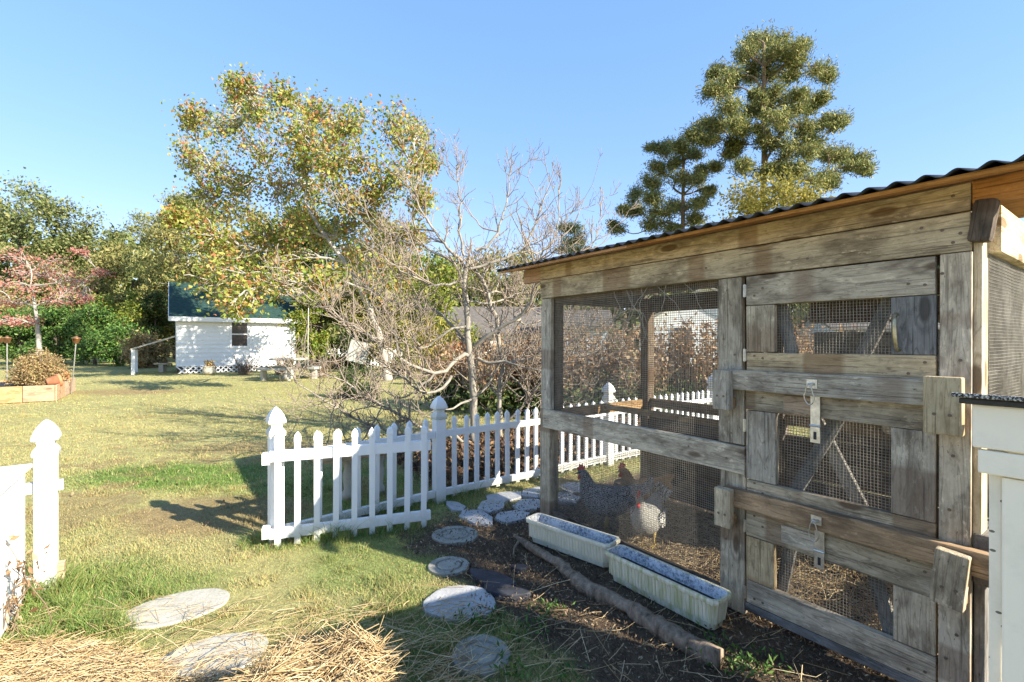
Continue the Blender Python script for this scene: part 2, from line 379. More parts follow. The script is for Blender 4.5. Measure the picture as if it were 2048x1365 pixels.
def wire_mesh(parent, a0, a1, b0, b1, pos, plane='x', step=.0127, w=.0013, seed=1, name='wire_mesh', mat='wire'):
    """square welded mesh, two layers of thin wires with a slight sag"""
    rg = np.random.default_rng(seed); V = []; Fq = []; ph = rg.uniform(0, 6, 4)
    def sag(a, b): return .0035*np.sin(a*5+ph[0])*np.sin(b*4+ph[1])+.0015*np.sin(a*17+ph[2])+.0012*np.sin(b*21+ph[3])
    def strand(fixed, lo, hi, along):
        t = np.linspace(lo, hi, 9)
        wob = .0012*np.sin(t*9+fixed*31)
        aa, bb = (t, fixed+wob) if along == 'a' else (fixed+wob, t)
        c = sag(aa, bb)+(w if along == 'a' else 0)
        rings = []
        for k in range(4):
            da, dc = [(w, 0), (0, w), (-w, 0), (0, -w)][k]
            A, B = (aa, bb+da) if along == 'a' else (aa+da, bb)
            C = pos+c+dc
            rings.append(np.stack([A, C, B], 1) if plane == 'x' else np.stack([C, A, B], 1))
        n0 = sum(len(q) for q in V); r = np.stack(rings, 1); V.append(r.reshape(-1, 3)); i = np.arange(8)[:, None]*4; k = np.arange(4)[None]; k2 = (k+1) % 4
        Fq.append(np.stack([n0+i+k, n0+i+k2, n0+i+4+k2, n0+i+4+k], -1).reshape(-1, 4))
    for b in np.arange(b0, b1, step): strand(b, a0, a1, 'a')
    for a in np.arange(a0, a1, step): strand(a, b0, b1, 'b')
    o = mobj(name, fast_mesh(name, np.concatenate(V), np.concatenate(Fq)), M[mat], parent); o['kind'] = 'stuff'; return o

T = .036
# front: two long boards under the eave, posts, rail
plank(coop, 'plank', -.012, 2.437, -.002, T, 1.841, 1.94)
plank(coop, 'plank', -.006, 2.437, -.004, T, 1.697, 1.836)
plank(coop, 'post', -.004, .108, 0, T, .848, 1.692)
plank(coop, 'plank', .03, 1.613, -.012, .024, .706, .845)
plank(coop, 'post', -.018, .096, 0, .09, 0, .845)
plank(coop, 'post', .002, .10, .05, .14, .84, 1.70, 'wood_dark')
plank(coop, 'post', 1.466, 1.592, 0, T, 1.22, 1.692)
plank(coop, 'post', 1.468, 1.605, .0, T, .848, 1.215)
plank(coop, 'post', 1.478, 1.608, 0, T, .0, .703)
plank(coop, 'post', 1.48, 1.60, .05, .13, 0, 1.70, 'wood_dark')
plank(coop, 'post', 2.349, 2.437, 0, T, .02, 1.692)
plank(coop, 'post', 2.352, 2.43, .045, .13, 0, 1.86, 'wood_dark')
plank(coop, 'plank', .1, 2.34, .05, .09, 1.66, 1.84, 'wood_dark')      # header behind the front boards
# boards below the doors
plank(coop, 'plank', 1.612, 2.345, -.004, .03, .03, .070, 'wood_grey')
plank(coop, 'plank', .10, 1.476, .02, .045, -.02, .085, 'wood_dark')
wire_mesh(coop, .10, 1.47, .846, 1.70, .045, seed=1)
wire_mesh(coop, .09, 1.485, .03, .71, .047, seed=2)
# doors
def door(z0, z1, top_h, bot_h, l_w, r_w, seed, rmat='wood', tmat='wood', bmat='wood'):
    d = empty('door', (0, 0, 0), 0, coop)
    plank(d, 'plank', 1.618, 2.339, -.004, .030, z1-top_h, z1, tmat)
    plank(d, 'plank', 1.620, 2.341, -.004, .030, z0, z0+bot_h, bmat)
    plank(d, 'plank', 1.618, 1.618+l_w, -.003, .030, z0+bot_h+.003, z1-top_h-.003, 'wood')
    plank(d, 'plank', 2.341-r_w, 2.341, -.003, .030, z0+bot_h+.003, z1-top_h-.003, rmat)
    wire_mesh(d, 1.63, 2.33, z0+.03, z1-.03, .038, seed=seed)
    for zz in (z0+bot_h*.5, z1-top_h*.5):
        for x in (1.66, 1.70, 2.26, 2.31): screw(d, x, -.0055, zz+rp.uniform(-.035, .035))
    return d
d1 = door(1.222, 1.689, .143, .092, .136, .137, 3, 'wood_grey')
d2 = door(.612, 1.205, .175, .072, .142, .137, 4)
d3 = door(.072, .606, .200, .113, .134, .130, 5)
plank(d2, 'plank', 1.80, 1.955, -.012, -.005, 1.035, 1.118, 'wood_warm')
plank(d3, 'plank', 1.79, 1.96, -.014, -.005, .43, .512, 'wood')
for zz in (1.62, 1.30, .95, .66, .45, .12):                        # hinges on the hinge side
    h = MB().box(1.604, 1.619, -.006, -.003, zz-.03, zz+.03).tube([(1.6115, -.008, zz-.032), (1.6115, -.008, zz+.032)], .004, 8)
    h.build('hinge', M['steel'], coop)
for x, z in ((2.36, 1.62), (2.41, 1.30), (2.39, .95), (2.38, .75), (2.40, .30), (2.37, .2), (2.30, 1.80), (2.39, 1.73), (2.36, 1.78), (2.41, 1.76), (2.39, 1.90),
             (1.52, 1.63), (1.56, 1.30), (1.50, 1.38), (1.54, .90), (1.51, .35), (1.56, .55), (.05, 1.60), (.05, 1.0), (.06, .78), (.55, .80), (.9, .74), (1.3, .79), (1.52, .77), (.7, 1.78), (1.4, 1.76), (1.9, 1.74)):
    screw(coop, x, -.0135 if z > .70 and z < .85 and x < 1.6 else -.0055, z)
# drop bars in their brackets
def bracket(x0, x1, z0, z1, rot=0): 
    o = plank(coop, 'bracket', x0, x1, -.094, -.052, z0, z1, 'wood_pale' if z0 > .9 and x0 > 2 else 'wood', .006, .1, rot)
    for k in (.3, .7): screw(o, 0, 0, 0) if False else screw(coop, x0+(x1-x0)*k, -.0955, z0+(z1-z0)*.35)
    plank(coop, 'spacer', x0+.01, x1-.012, -.053, -.005, z0+.005, z0+.06, 'wood_warm')
    return o
plank(coop, 'drop_bar', 1.515, 2.40, -.050, -.008, 1.128, 1.226, 'wood')
plank(coop, 'drop_bar', 1.52, 2.505, -.050, -.008, .545, .634, 'wood_warm', .006)
bracket(1.492, 1.578, 1.025, 1.225); bracket(2.325, 2.432, 1.035, 1.242)
bracket(1.50, 1.584, .440, .632); bracket(2.35, 2.443, .425, .622, 5)
def hasp(x, ztop, zbot):
    h = empty('hasp', (0, 0, 0), 0, coop)
    y = -.052
    MB().box(x-.021, x+.021, y-.003, y, ztop-.045, ztop-.006).build('plate', M['steel'], h)
    MB().tube([(x-.012, y-.002, ztop-.025), (x-.010, y-.018, ztop-.026), (x+.006, y-.018, ztop-.026), (x+.010, y-.002, ztop-.025)], .0035, 8).build('staple', M['steel'], h, True)
    z = ztop-.03; L = .085
    c = MB().tube([(x-.004+.018*math.sin(a)*(1.15 if math.cos(a) < 0 else .8), y-.02-.004*math.cos(a), z-L/2+L/2*math.cos(a)) for a in np.linspace(0, 2*math.pi, 20)], .003, 6, False)
    c.build('carabiner', M['steel'], h, True)
    s = MB().box(x-.019, x+.019, -.022, -.018, zbot+.075, z-L+.035)
    s.box(x-.019, x+.019, -.024, -.020, zbot, zbot+.073)
    s.tube([(x-.021, -.023, zbot+.074), (x+.021, -.023, zbot+.074)], .005, 8)
    s.build('strap', M['steel'], h)
    MB().box(x-.006, x+.006, -.0252, -.0242, zbot+.014, zbot+.048).build('slot', M['black_roof'], h)
hasp(1.938, 1.208, .922); hasp(1.955, .618, .375)
hd = MB().tube([(2.222, -.004, 1.475), (2.222, -.028, 1.468), (2.224, -.034, 1.43), (2.226, -.034, 1.385), (2.228, -.028, 1.345), (2.230, -.004, 1.335)], [.008, .006, .0075, .0075, .006, .008], 8)
hd.build('handle', M['brass'], d1, True)
# left end, back wall, right end framing and mesh
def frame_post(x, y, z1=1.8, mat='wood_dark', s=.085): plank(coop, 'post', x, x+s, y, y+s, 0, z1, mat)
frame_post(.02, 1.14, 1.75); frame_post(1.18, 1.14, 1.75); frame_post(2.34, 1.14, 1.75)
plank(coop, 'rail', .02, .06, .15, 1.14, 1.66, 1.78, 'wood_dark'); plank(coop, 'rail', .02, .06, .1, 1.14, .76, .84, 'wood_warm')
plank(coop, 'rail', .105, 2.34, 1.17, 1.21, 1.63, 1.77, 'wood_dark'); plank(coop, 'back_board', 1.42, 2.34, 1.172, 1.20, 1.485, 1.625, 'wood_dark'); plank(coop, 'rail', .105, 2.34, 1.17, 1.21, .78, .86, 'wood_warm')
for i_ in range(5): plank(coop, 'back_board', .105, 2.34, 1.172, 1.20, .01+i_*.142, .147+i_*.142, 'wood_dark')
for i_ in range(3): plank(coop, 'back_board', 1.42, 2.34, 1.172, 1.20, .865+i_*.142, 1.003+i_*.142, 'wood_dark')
wire_mesh(coop, .14, 1.14, .02, 1.68, .012, 'y', .0254, .0009, 6)
plank(coop, 'back_board', 1.42, 2.34, 1.174, 1.198, .719, .778, 'wood_dark')
wire_mesh(coop, .1, 2.34, .70, 1.66, 1.165, 'x', .0254, .0009, 7)
# right end: pale corner board, beams, mesh, blocks
plank(coop, 'post', 2.438, 2.462, .02, .11, .56, 1.735, 'wood_pale')
plank(coop, 'post', 2.438, 2.468, .03, .10, .0, .50, 'wood_grey')
plank(coop, 'block', 2.440, 2.50, .012, .22, .50, .68, 'wood_grey')
plank(coop, 'rail', 2.45, 2.50, .10, 1.25, 1.69, 1.86, 'wood_pale', .008)
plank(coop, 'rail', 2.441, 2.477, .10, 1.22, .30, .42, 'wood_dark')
plank(coop, 'block', 2.436, 2.50, -.02, .04, 1.72, 1.87, 'wood_dark', .015, .1, 8)
wire_mesh(coop, .11, 1.2, .05, 1.72, 2.466, 'y', .0127, .001, 8)
# roof: decking, header ends, corrugated sheet
roof = empty('roof', (0, 0, 0), 0, coop)
EAVE, TILT = -.20, .20                      # the roof leans down towards the front eave
def roof_z(y): return 1.947+TILT*y if y < 0 else 1.947+.06*y
def sloped(name, x0, x1, y0, y1, dz, h, mat):
    o = plank(roof, name, x0, x1, -(y1-y0)/2, (y1-y0)/2, 0, h, mat, .003, 0)
    o.location = ((x0+x1)/2, (y0+y1)/2, (roof_z(y0)+roof_z(y1))/2+dz+h/2); o.rotation_euler[0] = math.atan2(roof_z(y1)-roof_z(y0), y1-y0); return o
sloped('eave_board', -.27, 1.02, EAVE, -.002, 0, .016, 'pine_new'); sloped('eave_board', 1.024, 2.60, EAVE, -.002, 0, .016, 'pine_new')
plank(roof, 'header', -.235, -.014, .004, .044, 1.835, 1.942, 'pine_new'); plank(roof, 'header', 2.44, 2.85, .0, .035, 1.86, 1.942, 'pine_new')
sloped('decking', -.25, 2.60, .003, .66, 0, .016, 'pine_new'); sloped('decking', -.25, 2.60, .664, 1.38, 0, .016, 'pine_new')
for x in (.0, .8, 1.6, 2.36):
    plank(roof, 'rafter', x+.01, x+.05, .05, 1.36, 1.80, 1.93, 'wood_dark')
xs = np.linspace(-.29, 2.63, 36*12+1); ys = [EAVE-.03, -.01, .7, 1.42]; PITCH = .0815
V = []; Fq = []
for k in range(2):
    for y in ys: V += [(x, y, roof_z(y)+.029+.0095*math.cos(2*math.pi*x/PITCH)-k*.004) for x in xs]
n = len(xs)
for k in range(2):
    for j in range(3):
        for i in range(n-1):
            a = (k*4+j)*n+i; q = (a, a+1, a+1+n, a+n); Fq.append(q if k == 0 else q[::-1])
for i in range(n-1): Fq.append((i+1, i, 4*n+i, 4*n+i+1)); a = 3*n+i; Fq.append((a, a+1, a+4*n+1, a+4*n))
mobj('corrugated_sheet', fast_mesh('corrugated_sheet', np.array(V), np.array(Fq), True), M['black_roof'], roof)
# inside: nest shelf, roost, leaning poles
plank(coop, 'nest_shelf', 1.62, 2.33, .72, 1.13, 1.20, 1.225, 'wood_grey')
plank(coop, 'nest_wall', 1.62, 2.33, .74, .76, 1.228, 1.42, 'wood_grey'); plank(coop, 'nest_wall', 2.05, 2.08, .765, 1.13, 1.228, 1.55, 'wood_grey')
def pole(name, a, b, r=.02, mat='bark_grey', parent=coop):
    return MB().tube([a, tuple((np.array(a)*.5+np.array(b)*.5)+np.array([.008, .01, 0])), b], [r, r*.95, r*.85], 9).build(name, M[mat], parent, True)
plank(coop, 'roost_bar', .09, 1.47, .62, .66, .80, .84, 'wood_warm')
for (a, b) in (((1.80, .062, .62), (2.03, .062, 1.10)), ((2.10, .092, .60), (1.86, .092, 1.08)), ((1.74, .064, .10), (1.82, .064, .50)), ((2.22, .064, .06), (2.10, .064, .50)), ((2.06, .064, 1.24), (2.21, .064, 1.60)), ((1.82, .064, 1.24), (1.74, .064, 1.6))):
    ax, ay, az = a; bx, by, bz = b; L = math.dist(a, b)
    o = plank(coop, 'brace', -L/2, L/2, -.012, .012, -.027, .027, 'wood_grey', .003, 0)
    o.location = ((ax+bx)/2, (ay+by)/2, (az+bz)/2); o.rotation_euler = Vector((bx-ax, by-ay, bz-az)).to_track_quat('X', 'Z').to_euler()

# ------------------------------------------------------------------ white picket fence and gate
def vinyl_picket(h):
    w, t = .019, .012; m = MB(); z2 = h-.062
    m.loft([[(-w*k, -t*k, z), (w*k, -t*k, z), (w*k, t*k, z), (-w*k, t*k, z)] for z, k in ((0, 1), (z2, 1), (z2+.004, 1.14), (z2+.026, 1.14), (z2+.030, .98), (z2+.038, 1.02), (h-.004, .16), (h, .05))])
    me = m.mesh('picket'); me.materials.append(M['vinyl']); return me
def cap_mesh():
    prof = [(.050, 0), (.0535, .004), (.0535, .022), (.047, .036), (.036, .050), (.034, .060), (.038, .070), (.0545, .080), (.0555, .088), (.052, .105), (.042, .130), (.028, .152), (.013, .168), (.003, .175)]
    me = MB().loft([[(r*sx, r*sy, z) for sx, sy in ((-1, -1), (1, -1), (1, 1), (-1, 1))] for r, z in prof]).mesh('post_cap')
    me.materials.append(M['vinyl']); return me
CAP = cap_mesh(); PICK = vinyl_picket(.70)
def fence_post(parent, x, y, rz, h=.735, z=0):
    p = MB().box(-.044, .044, -.044, .044, -.02, h).build('post', M['vinyl'], parent); p.location = (x, y, z); p.rotation_euler[2] = rz
    c = mobj('post_cap', CAP, None, p); c.location = (0, 0, h-.012); c.scale = (1, 1, 1.12)
    return p
def fence_run(parent, a, b, n, off0=.1, off1=.1, rails=True, r0=.05, r1=.05, zt=(.545, .60), zb=(.04, .095), pz=.018):
    a = np.array(a); b = np.array(b); L = float(np.linalg.norm(b-a)); d = (b-a)/L; rz = math.atan2(d[1], d[0])
    for z0, z1 in (zt, zb):
        r = MB().box(r0, L-r1, -.02, .02, z0, z1).build('rail', M['vinyl'], parent); r.location = (*a, 0); r.rotation_euler[2] = rz
    for i in range(n):
        p = a+d*(off0+(L-off0-off1)*i/(n-1))
        o = mobj('picket', PICK, None, parent); o.location = (*p, pz); o.rotation_euler = (R(rp.uniform(-.6, .6)), R(rp.uniform(-.6, .6)), rz)
fence = empty('picket_fence', (0, 0, 0)); tag(fence, 'low white picket fence running from the gate to behind the coop', 'fence')
PC = PB+Dv*2.09; PD = PB+Dv*4.12; PF = PB+Dv*6.15
rzD = math.atan2(Dv[1], Dv[0]); rzF = math.atan2(FD[1], FD[0])
fence_post(fence, *PA, rzF, .735); fence_post(fence, *PB, rzD, .715)
fence_post(fence, *PC, rzD, .725); fence_post(fence, *PD, rzD, .725); fence_post(fence, *PF, rzD, .725)
fence_run(fence, PA, PB, 8, .14, .13); fence_run(fence, PB, PC, 17, .15, .12); fence_run(fence, PC, PD, 17, .12, .12); fence_run(fence, PD, PF, 17, .12, .12)
# the low timber edging under the fence
plank(fence, 'ground_board', 0, 1, -.02, .02, 0, .05, 'wood_dark')
fence.children[-1].location = (*(PB+Dv*1.15), .012); fence.children[-1].rotation_euler[2] = rzD; fence.children[-1].scale = (1.9, 1, 1)
gate = empty('picket_gate', (0, 0, 0)); tag(gate, 'white picket gate leaf swung open against the fence', 'gate')
G0 = PA+np.array([.03, -.075]); G1 = np.array([-.625, 3.53])
fence_run(gate, G0, G1, 9, .02, .03, r0=-.03, r1=-.02, zt=(.565, .635), zb=(.05, .115), pz=.0)
for o in gate.children:
    if o.name.startswith('picket'): o.scale = (1, 1, 1.085); o.location = (o.location.x+.012*.2, o.location.y-.012, 0)
gd = (G1-G0)/np.linalg.norm(G1-G0); grz = math.atan2(gd[1], gd[0])
for z in (.55, .06):
    h = MB().box(-.075, -.028, -.03, .028, z, z+.075).build('hinge', M['vinyl'], gate); h.location = (*G0, 0); h.rotation_euler[2] = grz
lf = empty('picket_fence', (0, 0, 0)); tag(lf, 'white post and pickets left of the gate opening', 'fence')
fence_post(lf, *PE, rzF, .755)
PG = PE-FD*1.9
fence_run(lf, PG, PE, 14, .1, .22)
st = MB().box(.03, .075, -.03, .03, .05, .14).build('gate_stop', M['wood_pale'], lf); st.location = (*PE, 0); st.rotation_euler[2] = rzF
st = MB().box(.0445, .068, -.012, .012, .545, .60).build('latch', M['vinyl'], lf); st.location = (*PE, 0); st.rotation_euler[2] = rzF

# white slatted box beside the left post
wb = empty('storage_box', (-2.56, 2.50, 0), ROT_U); tag(wb, 'white slatted storage box with a flat lid beside the left gate post', 'box')
for i in range(10):
    plank(wb, 'slat', i*.094, i*.094+.090, -.012, .004, .03, .70, 'white_wood', .003, .1)
plank(wb, 'lid', -.01, 1.02, -.72, .03, .702, .722, 'white_wood', .004, 0)
for x0 in (0.0, .90): plank(wb, 'end_panel', x0, x0+.03, -.66, -.02, .02, .699, 'white_wood', .003, 0)
plank(wb, 'back_panel', .03, .9, -.68, -.66, .02, .699, 'white_wood', .003, 0)
# white nest box in front of the coop's right corner
nb = empty('nest_box', (.965, 1.0, 0), ROT_U); tag(nb, 'white painted box with a shingled lid in front of the coop', 'nest box')
plank(nb, 'board', .0, .80, .0, .02, 1.148, 1.238, 'white_old', .004, .1); plank(nb, 'board', .008, .80, .003, .02, 1.095, 1.144, 'white_old', .004, .1)
plank(nb, 'panel', .042, .80, .012, .03, 0, 1.092, 'white_old', .004, 0)
plank(nb, 'side_panel', .02, .04, .032, .94, 0, 1.138, 'white_old', .003, 0)
t = NT('mineral_felt'); v = t.coords(); k = t.noise(v, 260, 2, .6)
M['felt'] = t.done(t.ramp(k, [(.42, (.03, .03, .03)), (.5, (.18, .175, .17)), (.6, (.55, .54, .52))]), .9, k, .6, .004, .2)
lid = empty('lid', (0, 0, 0), 0, nb)
plank(lid, 'felt', -.028, .82, -.03, .98, 1.207, 1.216, 'felt', .004, 0); plank(lid, 'lid_board', -.018, .82, -.015, .97, 1.194, 1.2065, 'black_roof', .003, 0)
for o in lid.children:
    if o.rotation_euler[2] < 1: o.rotation_euler[0] = R(-5.2)
    else: o.rotation_euler[1] = R(5.2)

# ------------------------------------------------------------------ planter troughs, log, stones
def trough_mat(name, green):
    t = NT(name); v = t.coords(rnd=True); n = t.noise(v, 6, 6, .7); st = t.noise(t.scaled(v, (14, 14, 1.2)), 3, 4, .6)
    c = t.mix(t.mapr(n, .35, .7), (.80, .74, .58), (.64, .58, .43))
    c = t.mix(t.math('MULTIPLY', t.mapr(st, .42, .65), green), c, (.36, .38, .13))
    return t.done(c, .6, n, .1, .003, .3)
M['trough_a'] = trough_mat('pale_plastic', .25); M['trough_b'] = trough_mat('algae_plastic', .75)
t = NT('limescale'); v = t.coords(rnd=True); n = t.noise(v, 70, 6, .8); n2 = t.noise(v, 9, 3)
sz = t.n('ShaderNodeSeparateXYZ'); t.l(t.coords(), sz.inputs[0])
c = t.ramp(t.math('ADD', n, t.math('MULTIPLY', t.math('SUBTRACT', n2, .5), .5)), [(.32, (.08, .085, .09)), (.43, (.36, .375, .40)), (.55, (.74, .74, .74))])
M['lime'] = t.done(c, .9, n, .4, .003, .2)
M['mud'] = plain('wet_soil', (.022, .018, .015), .5, .5, 14, .6)
def trough(loc, rz, L, W, H, mat, label):
    r = empty('planter_trough', loc, rz); tag(r, label, 'planter', 'plastic planter troughs by the coop wall')
    def ring(hx, hy, z, k=.02):
        return [(sx*(hx-(k if c else 0)), sy*(hy-(0 if c else k)), z) for sx, sy, c in ((-1, -1, 1), (1, -1, 1), (1, -1, 0), (1, 1, 0), (1, 1, 1), (-1, 1, 1), (-1, 1, 0), (-1, -1, 0))]
    hx, hy = L/2, W/2
    b = MB().loft([ring(hx-.035, hy-.028, 0), ring(hx-.030, hy-.023, H*.2), ring(hx-.022, hy-.018, H*.22), ring(hx-.010, hy-.010, H-.022)])
    b.f = [q for q in b.f if not all(i >= 24 for i in q)]; b.build('body', M[mat], r)
    MB().loft([ring(hx, hy, H-.024), ring(hx+.002, hy+.002, H-.012), ring(hx, hy, H), ring(hx-.012, hy-.012, H), ring(hx-.014, hy-.014, H-.02)], cap=False).build('rim', M[mat], r)
    MB().loft([ring(hx-.0125, hy-.0125, H-.002), ring(hx-.018, hy-.018, H-.06), ring(hx-.026, hy-.024, H*.45)], cap=False).build('lining', M['lime'], r)
    so = MB().add([(x, y, H*.62) for x, y, _ in ring(hx-.0185, hy-.0185, 0)], [tuple(range(8))]); so.build('soil', M['mud'], r)
    rm = MB()
    for i in range(int(L/.022)):
        x = -hx+.035+i*.022
        if x < hx-.035: rm.tube([(x, -hy+.0165, H*.25), (x, -hy+.0105, H-.03)], .0045, 5)
    o = rm.build('ribs', M[mat], r); o['kind'] = 'stuff'
    return r
def cxy(u, d): return coop_xy(u, d)
a = np.array(cxy(.285, -.37)); b = np.array(cxy(.905, -.235)); mid = (a+b)/2; ang = math.atan2(b[1]-a[1], b[0]-a[0]); nrm = np.array([-math.sin(ang), math.cos(ang)])
trough((*(mid+nrm*.075), .008), ang, .655, .155, .155, 'trough_a', 'chalky white planter trough at the far end of the coop front')
a = np.array(cxy(.945, -.305)); b = np.array(cxy(1.63, -.285)); mid = (a+b)/2; ang = math.atan2(b[1]-a[1], b[0]-a[0]); nrm = np.array([-math.sin(ang), math.cos(ang)])
trough((*(mid+nrm*.075), .004), ang, .69, .155, .16, 'trough_b', 'algae green planter trough nearer the coop doors')
lg = MB(); lp = [cxy(.22, -.41), cxy(.42, -.44), cxy(.68, -.415), cxy(.95, -.475), cxy(1.25, -.44), cxy(1.5, -.465), cxy(1.78, -.445)]
lz = [.035, .035, .018, .018, .02, .022, .024]; lr = [.012, .022, .03, .036, .036, .044, .046]
lpf = []; lrf = []
for i in range(len(lp)-1):
    for k in range(8):
        f_ = k/8; lpf.append((lp[i][0]*(1-f_)+lp[i+1][0]*f_+rp.uniform(-.006, .006), lp[i][1]*(1-f_)+lp[i+1][1]*f_, lz[i]*(1-f_)+lz[i+1]*f_)); lrf.append((lr[i]*(1-f_)+lr[i+1]*f_)*rp.uniform(.9, 1.1))
lg.tube(lpf, lrf, 14); lgn = np.array(lg.v); lgc = np.repeat(np.array(lpf), 14, 0); lgn = lgc+(lgn-lgc)*(.45+1.1*fbm(lgn[:, 0]*11+lgn[:, 2]*45, lgn[:, 1]*11-lgn[:, 2]*35, 9))[:, None]; lg.v = [tuple(q) for q in lgn]; lg.tube([lpf[3], (lpf[3][0]-.04, lpf[3][1]-.09, .02), (lpf[3][0]-.05, lpf[3][1]-.18, -.005)], [.012, .009, .004], 7)
M['bark_log'] = bark('rough_log_bark', (.07, .05, .035), (.38, .29, .205), 26)
tag(lg.build('log', M['bark_log'], None, True), 'old split log lying along the ground in front of the planter troughs', 'log')
def slab(name, cx, cy, rx, ry, rot, h, seed, mat, wob=.06, n=26, ringed=False, squar=0):
    rg = random.Random(seed); ph = [rg.uniform(0, 6.3) for _ in range(4)]
    def out(a, k=1):
        w = 1+wob*(math.sin(2*a+ph[0])+.7*math.sin(3*a+ph[1])+.5*math.sin(5*a+ph[2])+.3*math.sin(9*a+ph[3]))
        x, y = rx*w*math.cos(a)*k, ry*w*math.sin(a)*k
        return x*math.cos(rot)-y*math.sin(rot), x*math.sin(rot)+y*math.cos(rot)
    prof = [(1.0, -.03), (1.0, h*.55), (.985, h*.85), (.95, h), (.6, h*1.04)]
    if ringed: prof = prof[:4]+[(.68, h*1.05), (.65, h-.008), (.57, h-.008), (.54, h*1.1), (.3, h*1.15)]
    m = MB().loft([[(*out(2*math.pi*i/n, k), z) for i in range(n)] for k, z in prof])
    o = m.build(name, M[mat]); o.location = (cx, cy, 0); return o
labels = ['round ringed concrete stepping stone beside the open gate leaf', 'small round concrete stepping stone between gate and grey slab', 'broad rough grey stepping slab beside the black slate pieces',
          'ringed round concrete stepping stone nearest the viewer in the shade', 'sunlit oval stepping stone in the grass', 'oval stepping stone half covered by straw']
for i, (k, x, y, rx, ry, r_) in enumerate(STONES):
    tag(slab('stepping_stone', x, y, rx, ry, r_, .007, 10+i, {'round': 'concrete', 'slab': 'stone', 'oval': 'concrete_pale'}[k], {'round': .012, 'slab': .045, 'oval': .02}[k], 34, k == 'round'), labels[i], 'stepping stone', 'stepping stones')
for i, (px, py, rx, ry, lab) in enumerate([(985, 1160, .15, .075, 'largest black slate fragment beside the grey slab'), (1010, 1183, .12, .06, 'black slate fragment on the soil nearest the viewer'), (1040, 1137, .055, .03, 'smallest black slate chip between soil and trough')]):
    p = at(px, py, 1305.6/(py-HY)); tag(slab('slate_fragment', p[0], p[1], rx, ry, -.5+i*.3, .018, 40+i, 'black_stone', .13, 16), lab, 'slate', 'black slate fragments')
flag = [(-.30, -.40, .17, .10, 'triangular flagstone nearest the gate leaf'), (-.46, -.16, .15, .10, 'flagstone between the fence and the coop corner post'), (-.16, -.17, .14, .10, 'flagstone touching the foot of the coop corner post'),
        (-.58, .05, .17, .11, 'flagstone close under the fence near the coop corner'), (-.28, .10, .15, .11, 'sunlit flagstone just behind the coop corner post'), (-.62, -.42, .12, .06, 'small flagstone in the grass by the fence post'),
        (-.50, .36, .16, .12, 'first flagstone of the path seen through the lower mesh'), (-.25, .45, .14, .12, 'flagstone beside the coop end seen through the lower mesh'), (-.4, .74, .17, .13, 'farthest flagstone along the coop end')]
for i, (u, d, rx, ry, lab) in enumerate(flag):
    x, y = cxy(u, d); tag(slab('flagstone', x, y, rx*1.12, ry*1.2, rp.uniform(0, 3), .009, 60+i, 'stone', .085, 6), lab, 'flagstone', 'flagstones between fence and coop')

# ------------------------------------------------------------------ plants: shared builders
def leaves_mesh(name, P, size, rng, aspect=.55, droop=0., up=0., N=None, fold=.18):
    """one folded leaf (two triangles... a kite) at each point"""
    n = len(P); size = np.broadcast_to(size, (n,)).astype(float)
    ax = rng.normal(size=(n, 3)); ax[:, 2] += up-droop; ax /= np.linalg.norm(ax, axis=1)[:, None]
    o = rng.normal(size=(n, 3)); o -= (o*ax).sum(1)[:, None]*ax; o /= np.linalg.norm(o, axis=1)[:, None]
    nn = np.cross(ax, o); s = size[:, None]*rng.uniform(.5, 1.4, (n, 1))
    a = P; c = P+ax*s; w = aspect*.5*s
    b = P+ax*s*.45+o*w+nn*s*fold; d = P+ax*s*.45-o*w+nn*s*fold
    V = np.stack([a, b, c, d], 1).reshape(-1, 3); i = np.arange(n)[:, None]*4
    Fq = np.concatenate([np.stack([i+0, i+1, i+2], -1), np.stack([i+0, i+2, i+3], -1)], 1).reshape(-1, 3)
    return fast_mesh(name, V, Fq)
def tubes_mesh(name, lines, sides=5):
    """lines: list of (points Nx3, radii N)"""
    V = []; Fq = []; n0 = 0
    ang = np.arange(sides)*2*math.pi/sides; ca, sa = np.cos(ang), np.sin(ang); k = np.arange(sides); k2 = (k+1) % sides
    for P, r in lines:
        P = np.asarray(P, float); m = len(P); T_ = np.gradient(P, axis=0); T_ /= np.linalg.norm(T_, axis=1)[:, None]+1e-9
        ref = np.array([0, 0, 1.]) if abs(T_[:, 2].mean()) < .8 else np.array([1., 0, 0])
        A = np.cross(T_, ref); A /= np.linalg.norm(A, axis=1)[:, None]+1e-9; B = np.cross(T_, A)
        r = np.asarray(r, float)[:, None, None]
        V.append((P[:, None]+(A[:, None]*ca[None, :, None]+B[:, None]*sa[None, :, None])*r).reshape(-1, 3))
        i = np.arange(m-1)[:, None]*sides
        Fq.append((n0+np.stack([i+k, i+k2, i+sides+k2, i+sides+k], -1)).reshape(-1, 4)); n0 += m*sides
    return fast_mesh(name, np.concatenate(V), np.concatenate(Fq), True)
def curve(a, b, n, rng, bend=.15, sag=0.):
    a = np.asarray(a, float); b = np.asarray(b, float); t = np.linspace(0, 1, n)[:, None]; L = np.linalg.norm(b-a)
    off = rng.normal(size=3)*bend*L; off2 = rng.normal(size=3)*bend*.4*L
    return a+(b-a)*t+off*np.sin(np.pi*t)+off2*np.sin(2*np.pi*t)+np.array([0, 0, sag*L])*np.sin(np.pi*t)
def smooth_path(pts, n):
    pts = np.asarray(pts, float); d = np.r_[0, np.cumsum(np.linalg.norm(np.diff(pts, axis=0), axis=1))]; d /= d[-1]
    t = np.linspace(0, 1, n); P = np.stack([np.interp(t, d, pts[:, k]) for k in range(3)], 1)
    for _ in range(2): P[1:-1] = .25*P[:-2]+.5*P[1:-1]+.25*P[2:]
    return P
